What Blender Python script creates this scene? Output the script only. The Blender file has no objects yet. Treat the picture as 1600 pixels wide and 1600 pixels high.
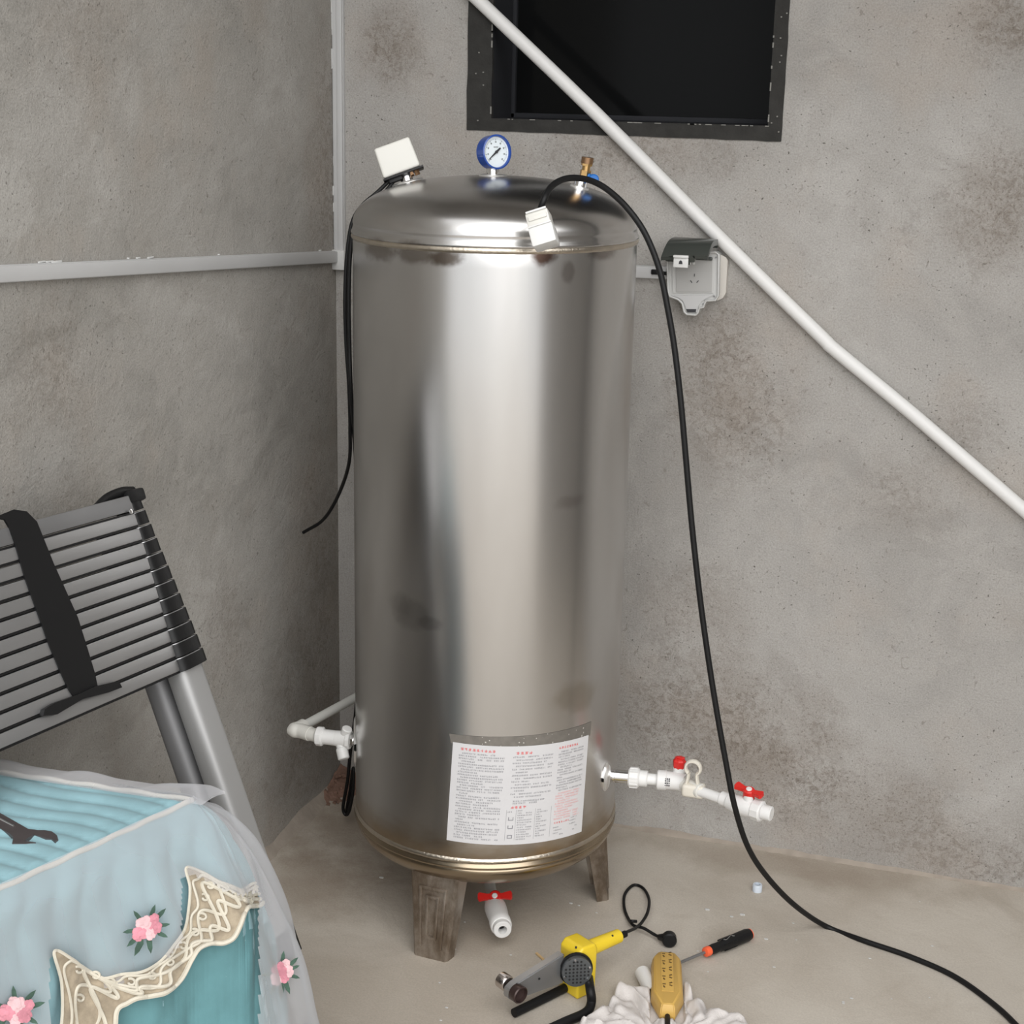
import bpy, bmesh, math, random
from mathutils import Vector as V, Matrix
from mathutils.bvhtree import BVHTree
from mathutils import noise as mnoise
random.seed(7)
PI = math.pi
scn = bpy.context.scene
COL = scn.collection

# ------------------------------------------------------------------ camera
F, PITCH, ROLL, YAW = 2441.2, 0.2643, 0.0213, -0.3041
O = V((1.6248, -3.6484, 1.8542))
fw = V((math.sin(YAW)*math.cos(PITCH), math.cos(YAW)*math.cos(PITCH), -math.sin(PITCH)))
rt = V((math.cos(YAW), -math.sin(YAW), 0)); up = rt.cross(fw)
RT = rt*math.cos(ROLL) + up*math.sin(ROLL)
UP = -rt*math.sin(ROLL) + up*math.cos(ROLL)
cd = bpy.data.cameras.new('camera'); cam = bpy.data.objects.new('camera', cd); COL.objects.link(cam)
cd.sensor_fit = 'HORIZONTAL'; cd.sensor_width = 36; cd.lens = 36*F/1600
cam.matrix_world = Matrix(((RT.x, UP.x, -fw.x, O.x), (RT.y, UP.y, -fw.y, O.y), (RT.z, UP.z, -fw.z, O.z), (0, 0, 0, 1)))
scn.camera = cam

# ------------------------------------------------------------------ light
w = bpy.data.worlds.new('world'); scn.world = w; w.use_nodes = True
wn = w.node_tree.nodes; wl = w.node_tree.links; wn.clear()
wo = wn.new('ShaderNodeOutputWorld'); wb = wn.new('ShaderNodeBackground')
wt = wn.new('ShaderNodeTexCoord'); ws = wn.new('ShaderNodeSeparateXYZ'); wr = wn.new('ShaderNodeValToRGB')
wl.new(wt.outputs['Generated'], ws.inputs[0]); wl.new(ws.outputs['Z'], wr.inputs[0])
wr.color_ramp.elements[0].position = 0.0; wr.color_ramp.elements[0].color = (.80, .82, .84, 1)
wr.color_ramp.elements[1].position = 0.9; wr.color_ramp.elements[1].color = (1.0, 1.0, 1.0, 1)
wl.new(wr.outputs[0], wb.inputs['Color']); wl.new(wb.outputs[0], wo.inputs[0])
wb.inputs['Strength'].default_value = 1.40
sd = bpy.data.lights.new('sun', 'SUN'); sun = bpy.data.objects.new('sun', sd); COL.objects.link(sun)
sd.energy = 2.35; sd.angle = math.radians(70); sd.color = (1.0, .985, .96)
sun.rotation_euler = V((.42, -.74, .52)).to_track_quat('Z', 'Y').to_euler()
sun.location = (0, -3, 5)
scn.view_settings.view_transform = 'Standard'; scn.view_settings.look = 'None'
scn.view_settings.gamma = 1; scn.view_settings.exposure = 0.0
scn.view_settings.use_curve_mapping = False

# ------------------------------------------------------------------ helpers
def at(px, py, ax, val):
    """point of the photograph put on the plane axis=val"""
    d = fw*F + RT*(px-800) + UP*(800-py)
    return O + d*((val-O[ax])/d[ax])
def proj(P):
    d = V(P)-O; z = d.dot(fw)
    return (800+F*d.dot(RT)/z, 800-F*d.dot(UP)/z)

def nm(mat):
    nt = mat.node_tree; return nt.nodes, nt.links
def M(name, col, rough=.5, metal=0., bump=0., bscale=60., spec=.5, vary=0., vscale=8., trans=0., alpha=1., coat=0., bdist=.002):
    m = bpy.data.materials.new(name); m.use_nodes = True
    n, l = nm(m); b = n['Principled BSDF']
    b.inputs['Base Color'].default_value = (*col, 1); b.inputs['Roughness'].default_value = rough
    b.inputs['Metallic'].default_value = metal; b.inputs['Specular IOR Level'].default_value = spec
    b.inputs['Transmission Weight'].default_value = trans; b.inputs['Alpha'].default_value = alpha
    b.inputs['Coat Weight'].default_value = coat
    tc = n.new('ShaderNodeTexCoord')
    if vary:
        t = n.new('ShaderNodeTexNoise'); t.inputs['Scale'].default_value = vscale; t.inputs['Detail'].default_value = 5
        l.new(tc.outputs['Object'], t.inputs['Vector'])
        mx = n.new('ShaderNodeMix'); mx.data_type = 'RGBA'
        mx.inputs[6].default_value = (*[c*(1-vary) for c in col], 1); mx.inputs[7].default_value = (*[min(1, c*(1+vary)) for c in col], 1)
        l.new(t.outputs['Fac'], mx.inputs[0]); l.new(mx.outputs[2], b.inputs['Base Color'])
    if bump:
        t = n.new('ShaderNodeTexNoise'); t.inputs['Scale'].default_value = bscale; t.inputs['Detail'].default_value = 6
        l.new(tc.outputs['Object'], t.inputs['Vector'])
        bp = n.new('ShaderNodeBump'); bp.inputs['Strength'].default_value = bump; bp.inputs['Distance'].default_value = bdist
        l.new(t.outputs['Fac'], bp.inputs['Height']); l.new(bp.outputs[0], b.inputs['Normal'])
    return m

class NB:
    """small node builder"""
    def __init__(s, name):
        s.m = bpy.data.materials.new(name); s.m.use_nodes = True
        s.n, s.l = nm(s.m); s.b = s.n['Principled BSDF']
        s.tc = s.n.new('ShaderNodeTexCoord').outputs['Object']
    def mapping(s, scale, rot=(0, 0, 0), loc=(0, 0, 0)):
        k = s.n.new('ShaderNodeMapping'); k.inputs['Scale'].default_value = scale; k.inputs['Rotation'].default_value = rot; k.inputs['Location'].default_value = loc
        s.l.new(s.tc, k.inputs[0]); return k.outputs[0]
    def noise(s, scale, detail=5, rough=.55, vec=None, dist=0):
        k = s.n.new('ShaderNodeTexNoise'); k.inputs['Scale'].default_value = scale; k.inputs['Detail'].default_value = detail
        k.inputs['Roughness'].default_value = rough; k.inputs['Distortion'].default_value = dist
        s.l.new(vec or s.tc, k.inputs['Vector']); return k.outputs['Fac']
    def ramp(s, fac, a, b_, ca=(0, 0, 0), cb=(1, 1, 1)):
        k = s.n.new('ShaderNodeValToRGB'); k.color_ramp.interpolation = 'EASE'; e = k.color_ramp.elements
        e[0].position = a; e[1].position = b_; e[0].color = (*ca, 1); e[1].color = (*cb, 1)
        s.l.new(fac, k.inputs[0]); return k.outputs[0]
    def math(s, op, a, b_=None, clamp=False):
        k = s.n.new('ShaderNodeMath'); k.operation = op; k.use_clamp = clamp
        for i, x in enumerate((a, b_)):
            if x is None: continue
            if isinstance(x, (int, float)): k.inputs[i].default_value = x
            else: s.l.new(x, k.inputs[i])
        return k.outputs[0]
    def mix(s, fac, a, b_, mode='MIX'):
        k = s.n.new('ShaderNodeMix'); k.data_type = 'RGBA'; k.blend_type = mode
        for i, x in ((0, fac), (6, a), (7, b_)):
            if isinstance(x, (int, float)): k.inputs[i].default_value = x
            elif isinstance(x, tuple): k.inputs[i].default_value = (*x, 1)
            else: s.l.new(x, k.inputs[i])
        return k.outputs[2]
    def spot(s, p, r, squash=(1, 1, 1), soft=.5, nz=.6, nscale=9):
        """soft blotch round a point, broken up by noise"""
        k = s.n.new('ShaderNodeVectorMath'); k.operation = 'SUBTRACT'; s.l.new(s.tc, k.inputs[0]); k.inputs[1].default_value = p
        k2 = s.n.new('ShaderNodeVectorMath'); k2.operation = 'MULTIPLY'; s.l.new(k.outputs[0], k2.inputs[0]); k2.inputs[1].default_value = squash
        k3 = s.n.new('ShaderNodeVectorMath'); k3.operation = 'LENGTH'; s.l.new(k2.outputs[0], k3.inputs[0])
        d = s.math('DIVIDE', k3.outputs['Value'], r)
        nn = s.noise(nscale, 6, .65)
        d = s.math('ADD', d, s.math('MULTIPLY', s.math('SUBTRACT', nn, .5), nz*2.2))
        return s.ramp(d, 1-soft, 1.0, (1, 1, 1), (0, 0, 0))
    def sep(s, i):
        k = s.n.new('ShaderNodeSeparateXYZ'); s.l.new(s.tc, k.inputs[0]); return k.outputs[i]
    def bump(s, h, strength, dist=.003, prev=None):
        k = s.n.new('ShaderNodeBump'); k.inputs['Strength'].default_value = strength; k.inputs['Distance'].default_value = dist
        s.l.new(h, k.inputs['Height'])
        if prev: s.l.new(prev, k.inputs['Normal'])
        return k.outputs[0]
    def out(s, col=None, rough=None, normal=None, **kw):
        for key, x in (('Base Color', col), ('Roughness', rough), ('Normal', normal)):
            if x is None: continue
            if isinstance(x, (int, float)): s.b.inputs[key].default_value = x
            elif isinstance(x, tuple): s.b.inputs[key].default_value = (*x, 1)
            else: s.l.new(x, s.b.inputs[key])
        for k, x in kw.items(): s.b.inputs[k].default_value = x
        return s.m

ORIG = {}
def obj(name, bm, mat, parent=None, loc=None, smooth=True, local=False, ang=40):
    """link a bmesh (world coordinates unless local) as ONE mesh object"""
    me = bpy.data.meshes.new(name); bmesh.ops.recalc_face_normals(bm, faces=bm.faces) if not getattr(bm, 'x', 0) else None
    base = ORIG.get(parent.name, V()) if parent else (V(loc) if loc else V())
    if not local and base.length: bmesh.ops.translate(bm, verts=bm.verts, vec=-base)
    bm.to_mesh(me); bm.free()
    for mm in (mat if isinstance(mat, (list, tuple)) else [mat]): me.materials.append(mm)
    if smooth:
        me.polygons.foreach_set('use_smooth', [True]*len(me.polygons))
        try: me.set_sharp_from_angle(angle=math.radians(ang))
        except Exception: pass
    o = bpy.data.objects.new(name, me); COL.objects.link(o)
    if parent: o.parent = parent
    else: o.location = base
    ORIG[o.name] = base if not local else V()
    return o
def tag(o, label, cat, group=None):
    o['label'] = label; o['category'] = cat
    if group: o['group'] = group
    return o
def thing(name, loc, label, cat, group=None):
    e = bpy.data.objects.new(name, None); COL.objects.link(e); e.location = loc; e.empty_display_size = .05
    ORIG[e.name] = V(loc); return tag(e, label, cat, group)
def struct(o, label=None):
    o['kind'] = 'structure'
    if label: o['label'] = label
    return o

def BM(): return bmesh.new()
def frame(z, x=None):
    z = V(z).normalized()
    x = V(x) if x else (V((0, 0, 1)) if abs(z.z) < .9 else V((1, 0, 0)))
    x = (x - z*x.dot(z)).normalized(); y = z.cross(x)
    return x, y, z
def mat4(x, y, z, o):
    return Matrix(((x[0], y[0], z[0], o[0]), (x[1], y[1], z[1], o[1]), (x[2], y[2], z[2], o[2]), (0, 0, 0, 1)))
def box(bm, c, s, m=None, bev=0., seg=2):
    """box centre c size s (in frame m)"""
    T = (m or Matrix()) @ Matrix.Translation(c) @ Matrix.Diagonal((*s, 1))
    r = bmesh.ops.create_cube(bm, size=1, matrix=T)
    if bev:
        es = list({e for v in r['verts'] for e in v.link_edges})
        bmesh.ops.bevel(bm, geom=es, offset=bev, segments=seg, affect='EDGES', profile=.6)
    return r
def lathe(bm, prof, m=None, n=32, a0=0, a1=2*PI, close=True):
    """profile [(r,z)] round z in frame m"""
    m = m or Matrix(); full = abs(a1-a0-2*PI) < 1e-6
    rings = []
    for r, z in prof:
        if r < 1e-6: rings.append([bm.verts.new(m @ V((0, 0, z)))]); continue
        k = n if full else n+1
        rings.append([bm.verts.new(m @ V((r*math.cos(a0+(a1-a0)*i/n), r*math.sin(a0+(a1-a0)*i/n), z))) for i in range(k)])
    for A, B in zip(rings, rings[1:]):
        if len(A) == 1 and len(B) == 1: continue
        for i in range(n):
            j = (i+1) % n if full else i+1
            if len(A) == 1: bm.faces.new((A[0], B[i], B[j]))
            elif len(B) == 1: bm.faces.new((A[i], A[j], B[0]))
            else: bm.faces.new((A[i], A[j], B[j], B[i]))
    if close and full:
        for R in (rings[0], rings[-1]):
            if len(R) > 2:
                try: bm.faces.new(R)
                except ValueError: pass
    return bm
def cyl(bm, p, q, r, r2=None, n=20, bev=0.):
    p, q = V(p), V(q); L = (q-p).length; x, y, z = frame(q-p); r2 = r if r2 is None else r2
    m = mat4(x, y, z, p)
    pr = [(r-bev, 0), (r, bev), (r2, L-bev), (r2-bev, L)] if bev else [(r, 0), (r2, L)]
    return lathe(bm, pr, m, n)
def smoothpath(pts, k=8):
    P = [V(p) for p in pts]; out = []
    P = [P[0]*2-P[1]] + P + [P[-1]*2-P[-2]]
    for i in range(1, len(P)-2):
        a, b, c, d = P[i-1:i+3]
        for j in range(k):
            t = j/k
            out.append(.5*((2*b)+(c-a)*t+(2*a-5*b+4*c-d)*t*t+(3*b-a-3*c+d)*t**3))
    out.append(P[-2]); return out
def tube(bm, pts, r, n=10, k=8, smooth=True, cap=True, rf=None, flat=1.):
    P = smoothpath(pts, k) if smooth else [V(p) for p in pts]
    x = None; rings = []
    for i, p in enumerate(P):
        t = (P[min(i+1, len(P)-1)]-P[max(i-1, 0)])
        if t.length < 1e-9: t = V((0, 0, 1))
        t.normalize()
        if x is None: x = frame(t)[0]
        x = (x-t*x.dot(t)).normalized(); y = t.cross(x)
        rr = r*(rf(i/(len(P)-1)) if rf else 1)
        rings.append([bm.verts.new(p+x*rr*math.cos(2*PI*j/n)+y*rr*flat*math.sin(2*PI*j/n)) for j in range(n)])
    for A, B in zip(rings, rings[1:]):
        for j in range(n): bm.faces.new((A[j], A[(j+1) % n], B[(j+1) % n], B[j]))
    if cap: bm.faces.new(rings[0][::-1]); bm.faces.new(rings[-1])
    return bm
def prism(bm, poly, m, h):
    """closed 2D polygon extruded 0..h along z of frame m"""
    a = [bm.verts.new(m @ V((x, y, 0))) for x, y in poly]; b = [bm.verts.new(m @ V((x, y, h))) for x, y in poly]
    bm.faces.new(a[::-1]); bm.faces.new(b); k = len(poly)
    for i in range(k): bm.faces.new((a[i], a[(i+1) % k], b[(i+1) % k], b[i]))
    return bm
def sphere(bm, c, r, sub=2, sc=(1, 1, 1)):
    bmesh.ops.create_icosphere(bm, subdivisions=sub, radius=r, matrix=Matrix.Translation(c) @ Matrix.Diagonal((*sc, 1))); return bm

# ------------------------------------------------------------------ materials
def concrete(name, base, dark, light, axis_scale, corner=None, spots=(), green=.0, fine=1., speck=.5):
    s = NB(name)
    big = s.noise(1.7, 6, .6, s.mapping(axis_scale), .4)
    c = s.mix(s.ramp(big, .33, .68), dark, light)
    mid = s.noise(6, 8, .62, s.mapping(axis_scale, loc=(3, 1, 7)), .6)
    c = s.mix(s.ramp(mid, .42, .60), c, base)
    warm = s.noise(3.2, 4, .6, s.mapping((1, 1, 1), loc=(9, 4, 1)))
    c = s.mix(s.math('MULTIPLY', s.ramp(warm, .5, .72), .35), c, (base[0]*1.04, base[1]*.93, base[2]*.84))
    # brown-black stains, only where two noises agree
    st = s.math('MULTIPLY', s.ramp(s.noise(2.4, 7, .7, s.mapping((1, 1, 1), loc=(5, 2, 3)), .8), .56, .74), s.ramp(s.noise(34, 8, .8), .45, .66))
    c = s.mix(s.math('MULTIPLY', st, .40), c, (.10, .075, .055))
    for p, r, sq, k in spots:
        f = s.math('MULTIPLY', s.spot(p, r*1.15, sq, .95, 1.0, 6), s.ramp(s.noise(48, 8, .8, None, .8), .43, .62))
        c = s.mix(s.math('MULTIPLY', f, k*.85), c, (.12, .095, .075))
        c = s.mix(s.math('MULTIPLY', s.math('MULTIPLY', s.spot(p, r*1.5, sq, .95, .9, 5), s.ramp(s.noise(150, 4, .7), .55, .63)), k*.8), c, (.10, .08, .065))
        c = s.mix(s.math('MULTIPLY', s.spot(p, r*1.3, sq, .95, .9, 5), k*.48), c, (.215, .180, .150))
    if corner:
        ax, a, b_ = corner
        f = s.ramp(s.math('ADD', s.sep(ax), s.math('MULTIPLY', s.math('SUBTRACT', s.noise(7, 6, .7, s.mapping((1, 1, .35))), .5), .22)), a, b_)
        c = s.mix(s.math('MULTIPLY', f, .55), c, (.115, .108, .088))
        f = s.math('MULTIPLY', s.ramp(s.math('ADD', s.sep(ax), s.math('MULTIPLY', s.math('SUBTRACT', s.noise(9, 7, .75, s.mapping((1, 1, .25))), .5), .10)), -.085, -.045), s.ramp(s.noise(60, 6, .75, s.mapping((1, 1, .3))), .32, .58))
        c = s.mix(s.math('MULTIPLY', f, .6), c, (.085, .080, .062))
    # pits
    pit = s.ramp(s.noise(115, 3, .6), .63, .69)
    c = s.mix(s.math('MULTIPLY', s.math('MULTIPLY', pit, s.ramp(s.noise(5, 3), .45, .6)), speck), c, (.07, .06, .05))
    gr = s.noise(260, 3, .7)
    c = s.mix(.35, c, s.ramp(gr, .2, .8, (.25, .25, .25), (.75, .75, .75)), 'OVERLAY')
    h = s.math('ADD', s.math('MULTIPLY', s.noise(90, 6, .7), .5), s.math('MULTIPLY', s.noise(14, 6, .6, s.mapping(axis_scale), .5), 1.2))
    h = s.math('SUBTRACT', h, s.math('MULTIPLY', pit, .5))
    scr = s.ramp(s.noise(22, 4, .6, s.mapping((1, 1, 1), loc=(7, 7, 7)), 2.5), .66, .69)
    c = s.mix(s.math('MULTIPLY', scr, .35), c, (.12, .10, .08))
    c = s.mix(.0, c, c)
    return s.out(c, s.ramp(big, .2, .8, (.82,)*3, (.94,)*3), s.bump(h, .55*fine, .006), **{'Specular IOR Level': .25})

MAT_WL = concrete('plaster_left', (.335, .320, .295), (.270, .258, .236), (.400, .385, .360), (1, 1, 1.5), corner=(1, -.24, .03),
    spots=[((0, -.10, .65), .30, (1, 1.2, .6), .5), ((0, -.62, .62), .18, (1, 1, 1), .35), ((0, -.25, .2), .28, (1, 1, 1), .55),
           ((0, -1.25, 1.35), .16, (1, .7, 1), .35), ((0, -1.1, 1.95), .2, (1, 1, 1), .3), ((0, -1.3, .95), .25, (1, 1, 1), .4), ((0, -.03, 1.65), .16, (1, 1, .4), .6)], fine=1.1)
MAT_WR = concrete('plaster_right', (.365, .350, .330), (.310, .297, .280), (.415, .400, .380), (1, 1, 1),
    spots=[((.15, 0, 1.95), .10, (1, 1, .8), .8), ((.10, 0, 1.2), .13, (1.4, 1, .3), .5), ((1.58, 0, 1.62), .13, (1, 1, .8), .75), ((1.62, 0, 2.02), .16, (.7, 1, 1.6), .85),
           ((1.02, 0, 1.13), .20, (1, 1, .9), .65), ((.98, 0, 1.33), .10, (1, 1, 1), .6), ((1.0, 0, .32), .28, (.8, 1, 1.3), .75), ((1.3, 0, .22), .2, (.6, 1, 1.8), .6),
           ((.95, 0, .62), .16, (1, 1, 1), .5), ((1.42, 0, .95), .12, (1, 1, 1), .4), ((.75, 0, 1.72), .22, (.6, 1, 2.6), .55), ((1.55, 0, 1.12), .12, (1, 1, 1), .4), ((1.6, 0, .08), .25, (.7, 1, 2.), .6)], speck=.8)
def floor_mat():
    s = NB('floor_screed')
    big = s.noise(1.6, 6, .6, None, .6)
    c = s.mix(s.ramp(big, .35, .66), (.430, .380, .322), (.530, .485, .425))
    st = s.ramp(s.noise(3.4, 7, .65, s.mapping((1, 1, 1), loc=(2, 7, 0)), 1.5), .5, .75)
    c = s.mix(s.math('MULTIPLY', st, .5), c, (.370, .320, .265))
    for p, r, sq, k in [((.25, -.2, 0), .42, (1, 1, 1), .65), ((.15, -.55, 0), .25, (1, 1, 1), .5), ((.62, -.68, 0), .12, (1, 1, 1), .4), ((1.2, -.06, 0), .3, (.5, 2.5, 1), .5)]:
        c = s.mix(s.math('MULTIPLY', s.spot(p, r, sq, .8, .7, 7), k), c, (.26, .205, .155))
    c = s.mix(.25, c, s.ramp(s.noise(220, 3, .7), .2, .8, (.3,)*3, (.7,)*3), 'OVERLAY')
    h = s.math('ADD', s.math('MULTIPLY', s.noise(120, 5, .7), .25), s.noise(9, 6, .6, None, 1.2))
    return s.out(c, s.ramp(big, .3, .7, (.62,)*3, (.8,)*3), s.bump(h, .35, .006), **{'Specular IOR Level': .35})
MAT_FL = floor_mat()
MAT_MORT = M('mortar_line', (.33, .285, .24), .95, bump=1., bscale=60, vary=.3, vscale=22)
MAT_BAND = M('dark_putty', (.040, .039, .037), .92, bump=.8, bscale=140, vary=.35, vscale=30, spec=.12)
MAT_JAMB = M('jamb_dark', (.026, .027, .031), .8, spec=.2, bump=.4, bscale=40, vary=.25)
MAT_VOID = M('room_dark', (.010, .010, .010), .9)
MAT_GLASS = M('window_glass_dark', (.0055, .0058, .006), .12, spec=.08)
MAT_PVC = M('white_plastic', (.68, .68, .67), .38, vary=.04, vscale=12)
MAT_PVC2 = M('pipe_white', (.73, .725, .715), .42, bump=.1, bscale=30)
MAT_PVCG = M('pipe_greyish', (.50, .50, .48), .5, vary=.08)
MAT_TRUNK = M('trunking_plastic', (.50, .50, .50), .42, vary=.07, vscale=6, bump=.15, bscale=25)
MAT_CAULK = M('white_filler', (.56, .56, .55), .7, bump=.6, bscale=80)
MAT_BLK = M('black_rubber', (.0055, .0055, .006), .5, spec=.3)
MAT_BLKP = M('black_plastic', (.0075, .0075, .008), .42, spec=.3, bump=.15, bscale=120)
MAT_CHROME = M('chrome', (.80, .80, .80), .12, 1.)
MAT_GALV = M('galvanised', (.55, .55, .54), .32, 1., vary=.12, vscale=30)
MAT_BRASS = M('brass', (.62, .40, .17), .3, 1., vary=.15, vscale=40)
MAT_COPPER = M('dull_brass', (.30, .18, .10), .4, .9)
MAT_RED = M('red_plastic', (.62, .018, .014), .36)
MAT_BLUE = M('blue_enamel', (.008, .055, .30), .30, coat=.4)
MAT_BLUE2 = M('blue_plastic', (.01, .13, .45), .35)
MAT_DIAL = M('gauge_face', (.72, .78, .82), .25, coat=.6)
MAT_INK = M('ink', (.03, .03, .035), .6)
MAT_WARM = M('cream_plastic', (.64, .63, .59), .42)
MAT_YEL = M('yellow_plastic', (.76, .55, .03), .34, vary=.05)
MAT_YEL2 = M('ochre_plastic', (.58, .36, .09), .42, vary=.08, vscale=14)
MAT_ALU = M('brushed_aluminium', (.40, .40, .405), .38, .85, vary=.12, vscale=6, bump=.06, bscale=50)
MAT_RAIL = M('satin_aluminium', (.40, .40, .40), .55, .6, vary=.06, vscale=5)
MAT_RAIL_SHADE = M('satin_aluminium_shade', (.22, .22, .225), .6, .5, vary=.06, vscale=5)  # darker copy of the rail metal, shade painted into its colour
MAT_ALUD = M('grey_aluminium', (.26, .26, .265), .42, .75, vary=.12, vscale=10)
MAT_TEFL = M('teflon_brown', (.055, .035, .032), .3, .4)
MAT_STEELD = M('tool_steel', (.11, .095, .095), .42, .45, vary=.2, vscale=40)
MAT_ORANGE = M('orange_plastic', (.85, .13, .05), .4)
MAT_RAG = M('cotton_rag', (.62, .585, .565), .9, bump=.5, bscale=300, vary=.08, vscale=12, spec=.1)
MAT_SMOKE = M('smoked_cover', (.045, .050, .045), .22, spec=.5)
MAT_SOCK = M('socket_plastic', (.52, .52, .51), .42)
MAT_SOCKF = M('socket_face', (.40, .395, .385), .42)
MAT_WOOD = M('wood_chip', (.62, .43, .22), .7)
MAT_BRICK = M('brick_rubble', (.22, .13, .095), .95, bump=1., bscale=60, vary=.35, vscale=30, bdist=.006)
MAT_BLOCK = M('concrete_block', (.30, .29, .27), .95, bump=.6, vary=.15)

TX, TY, TR, TZ0, TZ1 = .5786, -.4755, .300, .250, 1.556
def cylhit(px, py, R=TR):
    d = (fw*F+RT*(px-800)+UP*(800-py)).normalized(); ox, oy = O.x-TX, O.y-TY
    a = d.x**2+d.y**2; b = ox*d.x+oy*d.y; c = ox*ox+oy*oy-R*R; t = (-b-math.sqrt(max(0, b*b-a*c)))/a
    P = O+d*t; return math.atan2(P.y-TY, P.x-TX), P.z
def onshell(px, py):
    a, z = cylhit(px, py); return (TR*math.cos(a), TR*math.sin(a), z)
def steel_mat(name, stain):
    s = NB(name)
    c = s.mix(s.ramp(s.noise(3, 5, .6, s.mapping((1, 1, .18))), .35, .7), (.53, .52, .51), (.62, .61, .60))
    r = s.ramp(s.noise(6, 6, .6, s.mapping((1, 1, .5))), .3, .75, (.22,)*3, (.31,)*3)
    z = s.sep(2)
    if stain:
        # heat / rust tint near the two welds (tank-local heights)
        n = s.noise(9, 6, .7, s.mapping((1, 1, 2.5)))
        zt = s.math('ADD', z, s.math('MULTIPLY', s.math('SUBTRACT', n, .5), .10))
        lo = s.ramp(zt, .245, .345, (1, 1, 1), (0, 0, 0))
        c = s.mix(s.math('MULTIPLY', lo, .85), c, (.33, .25, .155))
        hi = s.math('MULTIPLY', s.math('MULTIPLY', s.ramp(zt, 1.49, 1.54), s.ramp(z, 1.58, 1.60, (1, 1, 1), (0, 0, 0))), s.ramp(s.noise(4, 5, .6), .30, .52))
        c = s.mix(s.math('MULTIPLY', hi, .9), c, (.235, .17, .125))
        for p, rr, sq, k, col in [(onshell(640, 960), .055, (1, 1, 1.3), .30, (.17, .165, .16)), (onshell(672, 975), .035, (1, 1, 1.8), .35, (.17, .165, .16)), (onshell(625, 945), .04, (1, 1, 1), .3, (.2, .19, .18)),
                             (onshell(850, 400), .034, (1, 1, 1.3), .95, (.07, .035, .022)), (onshell(888, 425), .022, (1, 1, .8), .5, (.2, .17, .16)),
                             (onshell(692, 402), .045, (1, 1, 2.0), .9, (.10, .075, .055)), (onshell(650, 396), .07, (1, 1, 2.6), .7, (.14, .11, .085)), (onshell(592, 390), .07, (1, 1, 2.4), .7, (.15, .12, .095)), (onshell(890, 785), .05, (1, 1, 2.2), .35, (.25, .2, .19)),
                             (onshell(940, 395), .06, (1, 1, 3.0), .6, (.16, .12, .10)), (onshell(900, 1090), .09, (1, 1, 2.2), .4, (.32, .27, .2))]:
            f = s.spot(p, rr, sq, .6, .55, 16)
            c = s.mix(s.math('MULTIPLY', f, k), c, col)
            r = s.mix(s.math('MULTIPLY', f, .6), r, (.5, .5, .5))
        r = s.mix(s.math('MULTIPLY', lo, .6), r, (.42, .42, .42))
    return s.out(c, .26, None, Metallic=1.0)
MAT_TANK = steel_mat('tank_stainless', True)
MAT_SEAM = M('weld_seam', (.56, .50, .42), .30, 1., vary=.2, vscale=40, bump=.5, bscale=200)
def leg_mat():
    s = NB('leg_steel')
    c = s.mix(s.ramp(s.noise(14, 6, .7, s.mapping((1, 1, .5))), .35, .65), (.20, .155, .115), (.42, .37, .32))
    return s.out(c, s.ramp(s.noise(20, 5), .3, .7, (.3,)*3, (.55,)*3), s.bump(s.noise(90, 5), .15, .002), Metallic=.85)
MAT_LEG = leg_mat()
MAT_PAPER = M('label_paper', (.60, .595, .605), .38, vary=.03, spec=.4)
MAT_TXT = M('label_grey_print', (.25, .25, .27), .6)
MAT_TXTR = M('label_red_print', (.72, .16, .16), .6)
MAT_TXTRS = M('label_pink_print', (.80, .38, .38), .6)
MAT_GLUE = M('glue_residue', (.21, .195, .175), .55, .5, vary=.3, vscale=60)
MAT_PAD = M('weld_pad', (.78, .77, .75), .28, .8, vary=.08)

# ------------------------------------------------------------------ setting
XW0, XW1, ZB, ZT = .408, 1.068, 1.786, 2.42
def wall_right():
    bm = BM(); T = .26; X1 = 3.6; H = 2.9
    xs = [0, XW0, XW1, X1]; zs = [0, ZB, ZT, H]
    for i in range(3):
        for j in range(3):
            if i == 1 and j == 1: continue
            a, b = xs[i], xs[i+1]; c, d = zs[j], zs[j+1]
            vs = [bm.verts.new((x, 0, z)) for x, z in ((a, c), (b, c), (b, d), (a, d))]; bm.faces.new(vs)
            vs = [bm.verts.new((x, T, z)) for x, z in ((a, c), (a, d), (b, d), (b, c))]; bm.faces.new(vs)
    for (x0, z0, x1, z1) in ((0, 0, X1, 0), (X1, 0, X1, H), (X1, H, 0, H), (0, H, 0, 0)):
        bm.faces.new([bm.verts.new(p) for p in ((x0, 0, z0), (x0, T, z0), (x1, T, z1), (x1, 0, z1))])
    bmesh.ops.remove_doubles(bm, verts=bm.verts, dist=1e-5)
    return obj('wall_right', bm, MAT_WR, smooth=False)
struct(wall_right(), 'grey cement plastered wall with dark window')
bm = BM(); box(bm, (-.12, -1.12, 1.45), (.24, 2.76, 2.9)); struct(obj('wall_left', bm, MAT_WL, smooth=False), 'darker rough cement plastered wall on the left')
bm = BM(); box(bm, (3.72, -1.17, 1.45), (.24, 2.86, 2.9)); struct(obj('wall_side_added', bm, MAT_WR, smooth=False), 'cement plastered wall added unseen on the far right for the tank to reflect')  # unseen wall, added to darken the reflection on the tank's right
bm = BM(); box(bm, (1.8, -.42, 2.96), (4.08, 1.36, .12)); struct(obj('ceiling_added', bm, MAT_WR, smooth=False), 'concrete canopy slab added unseen over the back of the yard for the tank to reflect')  # unseen slab, added so the tank dome reflects something darker than sky
bm = BM(); box(bm, (1.6, -3.9, -.05), (9, 8.4, .1)); struct(obj('floor', bm, MAT_FL, smooth=False), 'trowelled beige concrete yard floor')
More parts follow.
